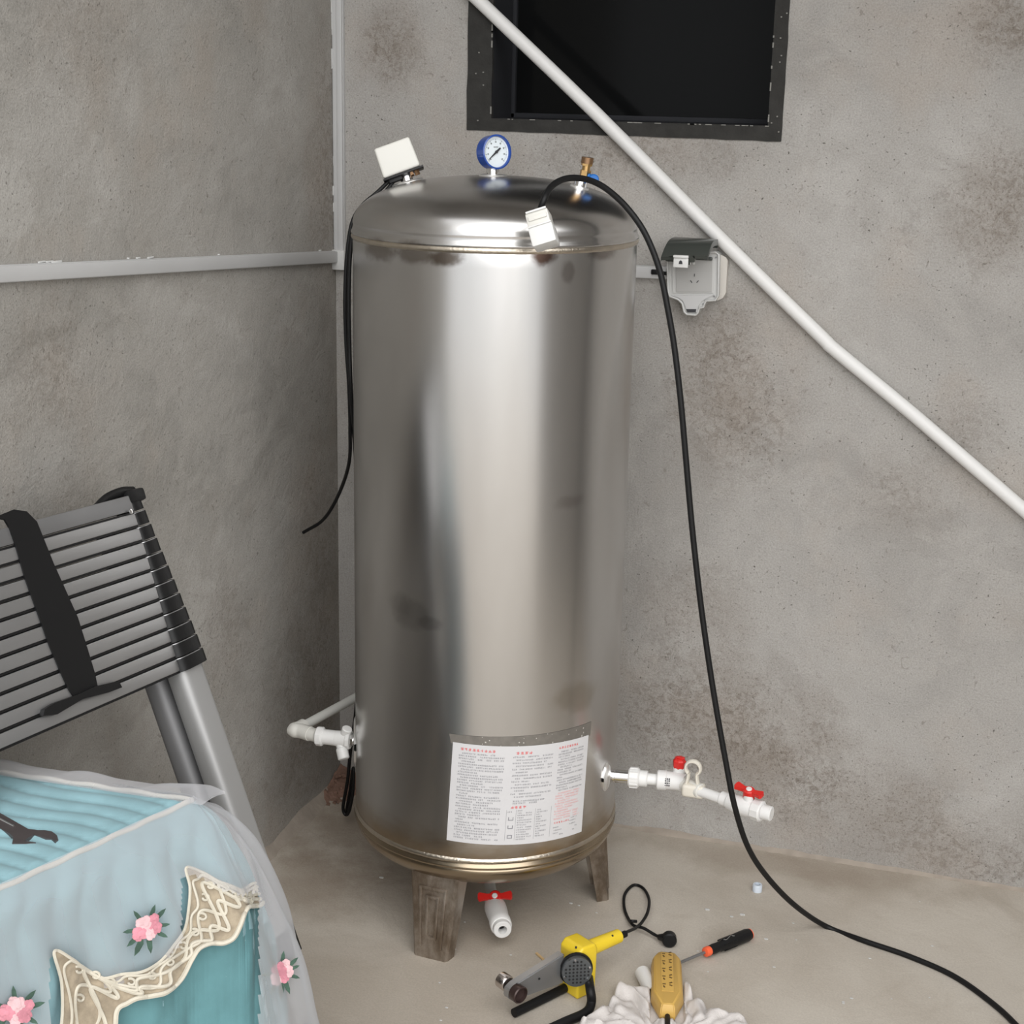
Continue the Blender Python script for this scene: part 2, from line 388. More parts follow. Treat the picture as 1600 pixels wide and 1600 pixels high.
# mortar fillet along the foot of the right wall and in the corner
bm = BM()
N = 150; rows = []
for i in range(N+1):
    x = 3.5*i/N
    d = .010+.010*mnoise.noise(V((x*6, 0, 1)))+.008*mnoise.noise(V((x*30, 2, 1))); h = .008+.009*mnoise.noise(V((x*7, 5, 1)))+.005*mnoise.noise(V((x*33, 9, 1)))
    rows.append([bm.verts.new(p) for p in ((x, .003, max(h, .004)+.004), (x, -d*.45, max(h, .004)*.7), (x, -max(d, .008), -.004))])
for A, B in zip(rows, rows[1:]):
    for k in range(2): bm.faces.new((A[k], B[k], B[k+1], A[k+1]))
struct(obj('baseboard_right', bm, MAT_MORT), 'rough mortar line along the foot of the right wall')
bm = BM(); rows = []
for i in range(121):
    y = -2.48*i/120; n1 = mnoise.noise(V((3, y*7, 1))); n2 = mnoise.noise(V((8, y*25, 1)))
    d = .030+.022*n1+.010*n2; h = .024+.018*mnoise.noise(V((5, y*6, 4)))+.006*n2
    rows.append([bm.verts.new(p) for p in ((-.003, y, max(h, .006)+.006), (max(d, .01)*.35, y, max(h, .006)*.45), (max(d, .01), y, -.004))])
for A, B in zip(rows, rows[1:]):
    for k in range(2): bm.faces.new((A[k], A[k+1], B[k+1], B[k]))
struct(obj('baseboard_left', bm, MAT_MORT), 'rough mortar line along the foot of the left wall')
# window: dark putty band, jambs, dark pane, dark room behind
def band():
    bm = BM()
    o = [(.346, 1.757), (1.100, 1.752), (1.100, 2.5), (.346, 2.5)]; i = [(XW0, ZB), (XW1, ZB), (XW1, ZT), (XW0, ZT)]
    sub = 24
    for k in range(4):
        a, b, c, d = o[k], o[(k+1) % 4], i[(k+1) % 4], i[k]
        prev = None
        for s in range(sub+1):
            t = s/sub; P = (a[0]+(b[0]-a[0])*t, a[1]+(b[1]-a[1])*t); Q = (d[0]+(c[0]-d[0])*t, d[1]+(c[1]-d[1])*t)
            j = .0022*mnoise.noise(V((P[0]*25, P[1]*25, k))) if 0 < s < sub else 0
            col = [bm.verts.new((P[0]+j, .002, P[1]+j)), bm.verts.new((P[0]+j, -.003, P[1]+j)), bm.verts.new((Q[0]+j*.5, -.004, Q[1]+j*.5)), bm.verts.new((Q[0], .01, Q[1]))]
            if prev:
                for m_ in range(3): bm.faces.new((prev[m_], col[m_], col[m_+1], prev[m_+1]))
            prev = col
    return bm
WIN = struct(obj('window_1', band(), MAT_BAND, smooth=False), 'dark square window opening edged with black putty')
bm = BM()
for a, b in (((XW0, ZB), (XW1, ZB)), ((XW1, ZB), (XW1, ZT)), ((XW1, ZT), (XW0, ZT)), ((XW0, ZT), (XW0, ZB))):
    bm.faces.new([bm.verts.new(p) for p in ((a[0], -.002, a[1]), (b[0], -.002, b[1]), (b[0], .26, b[1]), (a[0], .26, a[1]))])
obj('jamb', bm, MAT_JAMB, WIN, smooth=False)
bm = BM(); box(bm, ((XW0+XW1)/2, .165, (ZB+ZT)/2), (XW1-XW0, .008, ZT-ZB)); obj('pane', bm, MAT_GLASS, WIN, smooth=False)
bm = BM()
for c, s in ((((XW0+XW1)/2, .159, ZB+.006), (XW1-XW0, .022, .012)), ((XW0+.005, .159, (ZB+ZT)/2), (.010, .022, ZT-ZB)), ((XW1-.005, .159, (ZB+ZT)/2), (.010, .022, ZT-ZB)), (((XW0+XW1)/2, .159, ZT-.006), (XW1-XW0, .022, .012))): box(bm, c, s, bev=.002)
obj('window_frame', bm, MAT_JAMB, WIN)
bm = BM()   # broken pale edge of mortar along the opening, and crumbs
random.seed(3)
for k in range(34):
    t = random.random()**.6 if k % 2 else random.random()**2
    p = (XW0+(XW1-XW0)*t, -.004, ZB-.001) if k % 3 else (XW0-.001 if k % 2 else XW1+.001, -.004, ZB+(t*.25))
    box(bm, p, (random.uniform(.003, .016) if k % 3 else .003, .003, .002 if k % 3 else random.uniform(.003, .02)))
for k in range(16): box(bm, (random.choice((XW0-.03, XW1+.018))+random.uniform(-.01, .01), -.005, 1.76+random.random()*.3), (.003, .003, .003))
o = obj('mortar_crumbs', bm, M('pale_mortar', (.22, .215, .20), .9), WIN, smooth=False); o['kind'] = 'stuff'

# ------------------------------------------------------------------ cable trunking
def strip_on_wall(name, a, b, h, d, nrm, label, mat=MAT_TRUNK, lid=True, group=None):
    a, b = V(a), V(b); ax = (b-a).normalized(); L = (b-a).length; z = V(nrm); y = z.cross(ax)
    m = mat4(ax, y, z, a)
    root = thing(name, a, label, 'cable trunking', group)
    bm = BM(); box(bm, (L/2, 0, d*.32), (L, h, d*.64), m, bev=.0012); obj('base', bm, mat, root)
    bm = BM(); box(bm, (L/2, 0, d*.74), (L, h*.92, d*.52), m, bev=.003); obj('lid', bm, mat, root)
    return root
hz = []
a = at(0, 427.6, 0, 0); b = at(521, 401, 0, 0); a = a+(a-b)*.68
h1 = strip_on_wall('cable_trunking', a, b, .030, .016, (1, 0, 0), 'long white plastic cable trunking running across the left wall to the corner')
bm = BM()
for k in range(14):
    t = random.random(); p = a.lerp(b, t)+V((.002, 0, .017)); box(bm, p, (.004, random.uniform(.005, .03), .003), bev=.001)
p = at(88, 410, 0, .004); box(bm, p, (.006, .03, .006), bev=.002)
obj('filler', bm, MAT_CAULK, h1)['kind'] = 'stuff'
vt = thing('cable_trunking', (.016, -.009, 1.44), 'upright white plastic cable trunking standing in the wall corner above the tank', 'cable trunking')
bm = BM(); box(bm, (.0145, -.0060, 1.44+.7), (.029, .012, 1.4), bev=.001); obj('base', bm, MAT_TRUNK, vt)
bm = BM(); box(bm, (.0085, -.013, 1.44+.7), (.011, .007, 1.4), bev=.001); box(bm, (.021, -.0145, 1.44+.7), (.014, .010, 1.4), bev=.002); obj('lid', bm, MAT_TRUNK, vt)
bm = BM(); box(bm, (.016, -.012, 1.432), (.034, .026, .05), bev=.004); obj('corner_cap', bm, MAT_CAULK, vt)
bm = BM()
for k in range(26): box(bm, (.002, -.006-random.random()*.012, 1.5+random.random()*.6), (.003, .004, random.uniform(.01, .05)), bev=.001)
obj('filler', bm, MAT_CAULK, vt)['kind'] = 'stuff'
a = at(700, 412, 1, 0); b = at(1046, 426, 1, 0)
st = strip_on_wall('cable_trunking', a, b, .030, .016, (0, -1, 0), 'short white cable trunking between the tank and the wall socket')
bm = BM(); p = at(1024, 425, 1, -.018); box(bm, p, (.020, .010, .012), bev=.003); cyl(bm, p+V((.005, 0, 0)), p+V((.05, -.004, -.004)), .004); obj('cable_stub', bm, MAT_BLK, st)

# ------------------------------------------------------------------ pressure tank
TX, TY, TR, TZ0, TZ1 = .5786, -.4755, .300, .250, 1.556
TC = V((TX, TY, 0))
tank = thing('pressure_tank', TC, 'tall cylindrical stainless steel pressure tank on three short legs in the corner', 'water tank')
bm = BM(); prof = []
n = 48
prof += [(TR-.001, TZ0), (TR, TZ0+.006)] + [(TR, TZ0+.006+(TZ1-TZ0-.012)*i/40) for i in range(1, 41)] + [(TR-.001, TZ1)]
lathe(bm, prof, Matrix.Translation((TX, TY, 0)), 128, close=False); obj('shell', bm, MAT_TANK, tank, ang=60)
DH = .122
def domez(r): return TZ1+.022+(DH-.022)*(max(0, 1-(r/TR)**2.35))**(1/2.0)
bm = BM(); pr = [(TR+.0005, TZ1), (TR+.0035, TZ1+.003), (TR+.0035, TZ1+.006), (TR+.0008, TZ1+.010), (TR-.001, TZ1+.020), (TR+.0002, TZ1+.023)]
for i in range(28):
    a = (i+.5)/28*PI/2; r = TR*math.cos(a)**.85; pr.append((r, domez(r)))
pr.append((0, domez(0)))
lathe(bm, pr, Matrix.Translation((TX, TY, 0)), 128, close=False); obj('top_dome', bm, MAT_TANK, tank, ang=60)
BH = .095
bm = BM(); pr = [(0, TZ0-.02-BH)]
for i in range(20):
    a = (1-(i+.5)/20)*PI/2; r = TR*math.cos(a)**.9; pr.append((r, TZ0-.02-BH*(max(0, 1-(r/TR)**2.3))**.5))
pr += [(TR-.002, TZ0-.020), (TR+.0035, TZ0-.016), (TR+.0035, TZ0-.011), (TR, TZ0-.008), (TR, TZ0)]
lathe(bm, pr, Matrix.Translation((TX, TY, 0)), 128, close=False); obj('bottom_dome', bm, MAT_TANK, tank, ang=60)
for z in (TZ1-.004, TZ0+.002):
    bm = BM(); nn = 160; R_ = []
    for dz, dr in ((-.006, 0), (-.003, .0028), (0, .0034), (.003, .0026), (.006, 0)):
        R_.append([bm.verts.new((TX+(TR+dr+.0003*math.sin(i*2.1))*math.cos(2*PI*i/nn), TY+(TR+dr+.0003*math.sin(i*2.1))*math.sin(2*PI*i/nn), z+dz)) for i in range(nn)])
    for A, B in zip(R_, R_[1:]):
        for i in range(nn): bm.faces.new((A[i], A[(i+1) % nn], B[(i+1) % nn], B[i]))
    obj('weld_seam', bm, MAT_SEAM, tank)
# legs: pressed channel, tapering, with an embossed frame; radial frame x=out, y=across
def leg_local():
    bm = BM(); H = .205; wt, wb = .058, .041; ro, ri = .296, .266   # outward face radius at foot / top
    def ring(z):
        t = z/H; wd = wb+(wt-wb)*t; r = ro+(ri-ro)*t*.6; dp = .030+.022*t; k = .006
        th = .004
        return [(r-dp, -wd-.004, z), (r-k, -wd, z), (r, -wd+k, z), (r, wd-k, z), (r-k, wd, z), (r-dp, wd+.004, z),
                (r-dp, wd+.004-th, z), (r-k-th, wd-th, z), (r-th, wd-k-th, z), (r-th, -wd+k+th, z), (r-k-th, -wd+th, z), (r-dp, -wd-.004+th, z)]
    zs = [0, .05, .10, .15, H]; R_ = [[bm.verts.new(p) for p in ring(z)] for z in zs]
    for A, B in zip(R_, R_[1:]):
        for i in range(12): bm.faces.new((A[i], A[(i+1) % 12], B[(i+1) % 12], B[i]))
    bm.faces.new(R_[0][::-1]); bm.faces.new(R_[-1])
    return bm
def emboss_local():
    bm = BM(); H = .205
    def r_at(z): return .296-.030*.6*z/H
    def bar(y0, z0, y1, z1, w_=.007, pr_=.0032):
        p = V((r_at(z0)+pr_*.2, y0, z0)); q = V((r_at(z1)+pr_*.2, y1, z1)); x, y, z = frame(q-p, (1, 0, 0)); L = (q-p).length
        box(bm, (0, 0, L/2), (pr_*2, w_, L+w_*.6), mat4(x, y, z, p), bev=.0012)
    for s_ in (.030, .013):
        zt, zb = (.165, .028) if s_ == .030 else (.145, .050)
        sb = s_*.8
        bar(-sb, zb, -s_, zt); bar(sb, zb, s_, zt); bar(-s_, zt, s_, zt)
        if s_ == .030: pass
        else: bar(-sb, zb, sb, zb)
    return bm
def foot_local():
    bm = BM()
    box(bm, (.262, 0, .002), (.050, .078, .004), bev=.001); return bm
lb = leg_local(); lego = None
for k, a in enumerate((-1.655, -1.655+2.0944, -1.655-2.0944)):
    if lego is None:
        lego = obj('leg', lb, MAT_LEG, tank, local=True, smooth=True, ang=30); eo = obj('embossed_frame', emboss_local(), MAT_LEG, lego, local=True); l_, e_ = lego, eo
    else:
        l_ = lego.copy(); COL.objects.link(l_); l_.parent = tank; e_ = eo.copy(); COL.objects.link(e_); e_.parent = l_
    l_.rotation_euler = (0, 0, a)
# small oval weld pads and nozzles
def normal_dome(x, y):
    d = V((x-TX, y-TY)); r = max(d.length, 1e-4); s_ = (domez(r+.002)-domez(r-.002))/.004
    nrm = V((-s_*d.x/r, -s_*d.y/r, 1)).normalized(); return nrm
NOZ = {}
for key, (px, py), yy, rr in (('switch', (637, 290), -.475, .036), ('gauge', (770, 282), -.475, .030), ('valve', (905, 308), -.475, .020)):
    P = at(px, py, 1, yy); P.z = domez((V((P.x-TX, P.y-TY))).length); nrm = normal_dome(P.x, P.y)
    x, y, z = frame(nrm, (1, 0, 0)); bm = BM()
    lathe(bm, [(0, .004), (rr*.6, .004), (rr*.93, .003), (rr, 0), (rr*.98, -.004)], mat4(x, y, z, P), 28); obj('weld_pad', bm, MAT_PAD, tank)
    bm = BM(); lathe(bm, [(.0135, 0), (.0135, .020), (.012, .022), (.009, .022)], mat4(x, y, z, P), 24); obj('nozzle', bm, MAT_CHROME, tank)
    NOZ[key] = (P, nrm)
# ---- label on the shell
cn = [cylhit(*p) for p in ((708, 1159), (919, 1148), (908, 1299), (698, 1312))]
def luv(u, v, off=.0012):
    tl, tr, br, bl = cn
    a = (tl[0]*(1-u)+tr[0]*u)*(1-v)+(bl[0]*(1-u)+br[0]*u)*v; z = (tl[1]*(1-u)+tr[1]*u)*(1-v)+(bl[1]*(1-u)+br[1]*u)*v
    return V((TX+(TR+off)*math.cos(a), TY+(TR+off)*math.sin(a), z))
def lquad(bm, u0, v0, u1, v1, off):
    k = max(1, int((u1-u0)*20)); prev = None
    for i in range(k+1):
        u = u0+(u1-u0)*i/k; col = (bm.verts.new(luv(u, v0, off)), bm.verts.new(luv(u, v1, off)))
        if prev: bm.faces.new((prev[0], col[0], col[1], prev[1]))
        prev = col
bm = BM(); g = [[bm.verts.new(luv(i/30, j/6, .0012)) for j in range(7)] for i in range(31)]
for i in range(30):
    for j in range(6): bm.faces.new((g[i][j], g[i+1][j], g[i+1][j+1], g[i][j+1]))
lab = obj('label', bm, MAT_PAPER, tank); lab['label'] = 'white printed instruction label in three columns of small grey and red text'
bm = BM(); k_ = [cylhit(*p) for p in ((702, 1146), (924, 1127), (922, 1149), (705, 1161))]
sv = cn; cn = k_; g = [[bm.verts.new(luv(i/30, j/2, .0006)) for j in range(3)] for i in range(31)]
for i in range(30):
    for j in range(2): bm.faces.new((g[i][j], g[i+1][j], g[i+1][j+1], g[i][j+1]))
obj('glue_strip', bm, MAT_GLUE, tank)
bm = BM(); random.seed(5)
for i in range(26):
    u = random.uniform(.2, .95); v = random.random(); s_ = random.uniform(.003, .010); lquad(bm, u, v, u+s_, min(1, v+s_*14), .0010)
cn = sv; obj('glue_flecks', bm, MAT_PAD, tank)['kind'] = 'stuff'
random.seed(11)
gry, red, pnk = BM(), BM(), BM()
def glyphs(bm, u, v, count, cw, ch, gap=.2, dense=3):
    for c in range(count):
        x = u+c*cw; w_ = cw*(1-gap)
        for r_ in range(dense):
            if random.random() < .85:
                y = v+ch*(r_+.2)/dense; lquad(bm, x+random.uniform(0, .2)*w_, y, x+w_*random.uniform(.75, 1), y+ch*.17, .0020)
        xx = x+w_*random.uniform(.3, .6); lquad(bm, xx, v, xx+w_*.16, v+ch, .0020)
def line(bm, u0, u1, v, ch=.0155, p=.12):
    u = u0
    while u < u1-.02:
        k = random.randint(4, 12); e = min(u+k*.0115, u1); glyphs(bm, u, v, int((e-u)/.0115), .0115, ch, .12, 2); u = e+(.012 if random.random() < .6 else .004)
        if random.random() < p*.3: break
def numd(bm, u, v): glyphs(bm, u, v, 1, .012, .012, .2, 2)
glyphs(red, .055, .040, 9, .0265, .026, .18)
v = .085
for i in range(33):
    s_ = .02 if i % 3 == 0 else 0
    line(gry, .045+s_, .355 if i % 4 != 3 else random.uniform(.12, .3), v); v += .0268
glyphs(red, .425, .055, 4, .030, .027, .18)
v = .100
for i in range(14):
    line(gry, .405+(.025 if i % 2 else 0), .70 if i % 3 != 2 else random.uniform(.5, .66), v); v += .031
for vv in (.545, .568): line(gry, .425, .66, vv, .016)
glyphs(red, .415, .602, 4, .028, .027, .15)
v = .645
for i in range(13):
    line(gry, .465, .575 if i % 3 else .54, v, .013); 
    if i < 12: line(gry, .60, .69 if i % 2 else .64, v+.004, .013)
    v += .0245
line(gry, .395, .45, .655, .013)
for vv in (.715, .80, .90):   # three small pictograms
    for a, b, c, d in ((.405, vv, .410, vv+.03), (.435, vv, .440, vv+.03), (.405, vv+.027, .44, vv+.034)): lquad(gry, a, b, c, d, .0020)
    if vv > .85: lquad(gry, .405, vv, .44, vv+.006, .0020)
for u in (.39, .455, .59, .71): lquad(gry, u, .64, u+.0015, .955, .0016)
glyphs(red, .735, .045, 8, .021, .022, .15)
v = .090
for i in range(16):
    line(gry, .735+(.02 if i % 3 == 0 else 0), .965 if i % 4 != 2 else random.uniform(.8, .9), v); v += .0262
for i in range(11): line(pnk, .735+(.02 if i % 3 == 0 else 0), .955 if i % 4 != 3 else .86, .515+i*.0262, .0165)
glyphs(red, .74, .815, 7, .019, .018, .3); line(gry, .88, .94, .80, .012); line(gry, .87, .95, .83, .012)
for vv, a, b in ((.865, .735, .80), (.895, .74, .81), (.925, .735, .79), (.945, .79, .83), (.862, .87, .93), (.89, .88, .90), (.895, .92, .95), (.93, .9, .93)): line(gry, a, b, vv, .013)
for nm_, b_, mt in (('grey_print', gry, MAT_TXT), ('red_print', red, MAT_TXTR), ('pink_print', pnk, MAT_TXTRS)):
    o = obj(nm_, b_, mt, lab, smooth=False); o['kind'] = 'stuff'
# side weld pads on the shell for the two inlets (slightly proud plates)
def side_pad(ang, z, w_, h, name='weld_pad'):
    bm = BM(); rows = []
    for i in range(13):
        t = i/12*2-1; hh = h*math.sqrt(max(0.02, 1-t*t)); col = []
        for dz, off in ((-hh, .0), (-hh*.85, .004), (hh*.85, .004), (hh, .0)):
            a = ang+t*w_/TR; col.append(bm.verts.new((TX+(TR+off)*math.cos(a), TY+(TR+off)*math.sin(a), z+dz)))
        rows.append(col)
    for A, B in zip(rows, rows[1:]):
        for j in range(3): bm.faces.new((A[j], B[j], B[j+1], A[j+1]))
    obj(name, bm, MAT_PAD, tank)
AL = math.atan2(-.569-TY, .294-TX); AR = math.atan2(-.382-TY, .864-TX)
side_pad(AL+.02, .40, .040, .062); side_pad(AR-.46, .378, .020, .034)

# ------------------------------------------------------------------ pressure gauge
P, nrm = NOZ['gauge']; g0 = P+V((0, 0, .018))
gauge = thing('pressure_gauge', g0, 'round blue pressure gauge with white dial on top of the tank', 'gauge')
cg = at(770, 238, 1, g0.y); fdir = V((.79, -.613, .10)).normalized()
bm = BM(); cyl(bm, g0, (g0.x, g0.y, g0.z+.020), .0125, n=6); cyl(bm, (g0.x, g0.y, g0.z+.018), (cg.x, cg.y, cg.z-.030), .0095, n=20); obj('stem', bm, MAT_CHROME, gauge)
x, y, z = frame(fdir, (0, 0, 1)); m = mat4(x, y, z, cg)
bm = BM(); lathe(bm, [(0, -.016), (.028, -.016), (.0345, -.010), (.0355, .014), (.0355, .017), (.0325, .018), (.0315, .016), (.031, .011)], m, 48, close=False); obj('case', bm, MAT_BLUE, gauge)
bm = BM(); lathe(bm, [(0, .012), (.0315, .012)], m, 48, close=False); dial = obj('dial', bm, MAT_DIAL, gauge)
bm = BM()
for k in range(41):
    a = math.radians(-135+270*k/40); L = .004 if k % 5 == 0 else .002
    mm = m @ Matrix.Rotation(a, 4, 'Z'); box(bm, (.0275-L/2, 0, .0126), (L, .0005 if k % 5 else .0009, .0004), mm)
    if k % 5 == 0: box(bm, (.0205, 0, .0126), (.0028, .0032, .0004), mm); box(bm, (.0205, 0, .0128), (.0012, .0012, .0006), mm)
for yy in (-.008, ): box(bm, (.010, 0, .0126), (.0016, .011, .0004), m)
obj('dial_marks', bm, M('dial_grey', (.20, .22, .22), .6), dial)['kind'] = 'stuff'
bm = BM(); mm = m @ Matrix.Rotation(math.radians(128), 4, 'Z')
prism(bm, [(-.013, -.0016), (-.004, -.0022), (.0, -.0022), (.025, -.0004), (.025, .0004), (0, .0022), (-.004, .0022), (-.013, .0016)], mm @ Matrix.Translation((0, 0, .0135)), .001)
lathe(bm, [(.003, .0125), (.003, .0155), (0, .0155)], m, 16); obj('needle', bm, MAT_INK, gauge)

# ------------------------------------------------------------------ pressure switch with its two cords
P, nrm = NOZ['switch']; s0 = P+nrm*.016
sw = thing('pressure_switch', s0, 'tilted cream white pressure switch box on the left of the tank top', 'switch')
sc = at(620, 247, 1, s0.y-.004)
xr = (RT*math.cos(math.radians(20))+UP*math.sin(math.radians(20))); zu = (-RT*math.sin(math.radians(18))+UP*math.cos(math.radians(18)))
back = xr.cross(zu)*1.0; back = -back if back.dot(fw) < 0 else back
zu2 = (zu-fw*.12).normalized(); yb = zu2.cross(xr).normalized(); yb = yb if yb.dot(fw) > 0 else -yb
ms = mat4(xr, yb, (xr.cross(yb)).normalized(), sc)
bm = BM(); r = box(bm, (0, .005, 0), (.083, .052, .066), ms, bev=.006, seg=3)
for v in bm.verts:       # crown of the cover is gently arched, sides draw in
    q = ms.inverted() @ v.co
    if q.z > 0.01: q.z -= .9*q.x*q.x*(q.z/.03)**1; q.x *= .96
    v.co = ms @ q
obj('cover', bm, MAT_WARM, sw)
bm = BM(); box(bm, (.002, .008, -.036), (.090, .058, .004), ms, bev=.001); box(bm, (-.018, .005, -.041), (.030, .030, .010), ms, bev=.003); obj('base_plate', bm, MAT_BLKP, sw)
bm = BM(); e = ms @ V((.020, .004, -.036)); cyl(bm, e, e.lerp(s0, .55), .012, .009, n=6); cyl(bm, ms @ V((.03, .0, -.038)), ms @ V((.03, .0, -.048)), .006, n=6); obj('hex_nut', bm, MAT_COPPER, sw)
bm = BM(); cyl(bm, e.lerp(s0, .4), s0, .0085, n=16); obj('union', bm, MAT_CHROME, sw)
c0 = ms @ V((-.026, .004, -.036)); c1 = ms @ V((-.014, .006, -.036))
def pts(lst, y): return [at(px, py, 1, yy if yy is not None else y) for px, py, yy in lst]
yA = -.50
p1 = [c0] + pts([(590, 300, -.50), (566, 321, -.52), (550, 348, -.54), (542, 400, -.55), (539, 470, -.55), (541, 540, -.54), (545, 600, -.53), (547, 670, -.50), (545, 725, -.45), (528, 775, -.36), (505, 812, -.30), (474, 832, -.27)], yA)
bm = BM(); tube(bm, p1, .0042, 10); cord1 = obj('cord', bm, MAT_BLK, sw)
bm = BM(); tube(bm, [p1[-1], p1[-1]+(p1[-1]-p1[-2]).normalized()*.006], .0025, 8, smooth=False); obj('bare_end', bm, MAT_GALV, cord1)
p2 = [c1] + pts([(600, 302, -.505), (572, 325, -.53), (554, 352, -.555), (547, 400, -.565), (545, 470, -.565), (546, 540, -.56), (549, 620, -.55), (556, 720, -.44), (564, 850, -.36), (563, 1000, -.30), (556, 1110, -.27), (548, 1170, -.27), (543, 1220, -.27), (536, 1262, -.25), (543, 1272, -.25), (551, 1240, -.26), (552, 1200, -.26), (547, 1235, -.24), (541, 1270, -.23), (547, 1262, -.22), (551, 1215, -.23)], yA)
bm = BM(); tube(bm, p2, .0044, 10); obj('cord', bm, MAT_BLK, sw)

# ------------------------------------------------------------------ safety valve
P, nrm = NOZ['valve']; v0 = P+nrm*.012
sv_ = thing('safety_valve', v0, 'small brass safety valve with a blue cap on the right of the tank top', 'valve')
a1 = at(909, 292, 1, v0.y); a2 = at(914, 275, 1, v0.y); a3 = at(918, 249, 1, v0.y)
bm = BM(); cyl(bm, v0, v0.lerp(a1, .45), .0085, .009); cyl(bm, v0.lerp(a1, .4), a1, .011, n=20, bev=.002); cyl(bm, a1.lerp(a2, -.1), a2, .0095, n=20); obj('adapter', bm, MAT_PVC, sv_)
bm = BM(); cyl(bm, a2, a2.lerp(a3, .35), .0115, n=6); cyl(bm, a2.lerp(a3, .3), a2.lerp(a3, .7), .0085, n=20); cyl(bm, a2.lerp(a3, .62), a3, .0120, n=6); obj('body', bm, MAT_BRASS, sv_)
bm = BM(); cyl(bm, a3.lerp(a2, .25), a3+(a3-a2).normalized()*.004, .0125, .0125, n=20); obj('cap_nut', bm, MAT_COPPER, sv_)
bm = BM(); c = at(927, 280, 1, v0.y-.004); cyl(bm, a2.lerp(a3, .12), c, .006, n=12); cyl(bm, c+V((-.003, .006, 0)), c+V((.004, -.008, 0)), .0105, n=20, bev=.002); obj('blue_cap', bm, MAT_BLUE2, sv_)

# ------------------------------------------------------------------ black cable with white terminal box
bc = at(846, 356, 1, -.800)
cab = thing('power_cable', bc, 'long black cable with white end box curving from the tank top to the floor', 'cable')
th_ = math.radians(14); xb = RT*math.cos(th_)+UP*math.sin(th_); zb_ = -RT*math.sin(th_)+UP*math.cos(th_)
# box seen from the left-front: lower block plus narrower upper block
yb = (fw+RT*.22+UP*-.10).normalized(); xb = (xb-yb*xb.dot(yb)).normalized(); zb_ = xb.cross(yb); zb_ = zb_ if zb_.dot(UP) > 0 else -zb_
mb = mat4(xb, yb, zb_, bc)
bm = BM(); box(bm, (.0, .006, -.017), (.047, .046, .038), mb, bev=.004); tb = obj('terminal_box', bm, MAT_PVC, cab)
bm = BM(); box(bm, (-.0005, .006, .016), (.044, .044, .029), mb, bev=.004); box(bm, (0, -.004, .0175), (.036, .030, .010), mb, bev=.002); obj('lid', bm, MAT_WARM, tb)
bm = BM(); box(bm, (.0, -.0172, .0305), (.040, .004, .004), mb, bev=.0012); box(bm, (0, -.0176, .002), (.045, .003, .003), mb, bev=.001); obj('lip', bm, MAT_PVC, tb)
ct = mb @ V((.002, .004, .030))
cp = [ct] + pts([(850, 312, -.79), (860, 293, -.76), (878, 281, -.72), (900, 278, -.68), (925, 283, -.645), (950, 297, -.62), (980, 325, -.60), (1008, 365, -.60), (1030, 420, -.605), (1043, 480, -.61), (1054, 545, -.615), (1064, 630, -.62), (1072, 720, -.62), (1081, 820, -.62), (1092, 920, -.62), (1104, 1010, -.62), (1118, 1100, -.62), (1134, 1190, -.62), (1148, 1260, -.615), (1168, 1322, -.58), (1197, 1368, -.52), (1240, 1413, -.44)], 0)
cp += [at(px, py, 2, .006) for px, py in ((1290, 1447), (1350, 1470), (1420, 1494), (1490, 1525), (1550, 1567), (1590, 1604), (1640, 1660), (1680, 1730))]
bm = BM(); tube(bm, cp, .0062, 12); obj('cord', bm, MAT_BLK, cab)

# ------------------------------------------------------------------ weatherproof socket on the right wall
def wp(px, py, d): return at(px, py, 1, -d)
so = wp(1088, 430, 0)
sock = thing('wall_socket', so, 'grey weatherproof wall socket with a smoked lid flipped open', 'socket')
def wpoly(bm, pxs, d0, d1):
    """outline given on the wall face, extruded from depth d0 to d1 (unprojected once at d1)"""
    P = [wp(px, py, d1) for px, py in pxs]
    a = [bm.verts.new((p.x, -d0, p.z)) for p in P]; b = [bm.verts.new((p.x, -d1, p.z)) for p in P]
    k = len(P); bm.faces.new(b)
    for i in range(k): bm.faces.new((a[i], a[(i+1) % k], b[(i+1) % k], b[i]))
    bm.faces.new(a[::-1])
outer = [(1043, 408), (1047, 400), (1118, 394), (1123, 398), (1122, 462), (1118, 469), (1103, 470), (1099, 480), (1093, 481), (1090, 489), (1087, 492), (1073, 491), (1069, 487), (1066, 474), (1060, 468), (1047, 463), (1044, 456)]
bm = BM(); wpoly(bm, outer, 0, .046); obj('back_box', bm, MAT_SOCK, sock, ang=25)
bm = BM(); wpoly(bm, [(1050, 411), (1115, 407), (1114, 458), (1051, 458)], .046, .0485); fr = obj('socket_plate', bm, MAT_SOCK, sock, ang=25)
bm = BM(); wpoly(bm, [(1056, 406), (1113, 404), (1112, 456), (1057, 456)], .047, .051); pl = obj('socket_face', bm, MAT_SOCKF, fr, ang=25)
bm = BM()
for px, py, ang in ((1085, 430, 90), (1080, 440, 130), (1090, 440, 50)):
    p = wp(px, py, .0515); mm = mat4(V((1, 0, 0)), V((0, 0, 1)), V((0, -1, 0)), p) @ Matrix.Rotation(math.radians(ang), 4, 'Z'); box(bm, (0, 0, 0), (.0065, .0018, .0008), mm)
obj('pin_slot', bm, MAT_INK, fr)
bm = BM(); outl = [(1050, 462), (1115, 461), (1104, 466), (1096, 471), (1091, 479), (1089, 488), (1074, 488), (1071, 479), (1067, 470), (1060, 465)]
wpoly(bm, outl, .046, .050); obj('cable_spout', bm, M('spout_grey', (.50, .50, .50), .4), sock, ang=25)
bm = BM(); wpoly(bm, [(1072, 483), (1088, 483), (1087, 488), (1074, 488)], .046, .0512); obj('cable_slot', bm, MAT_INK, sock)
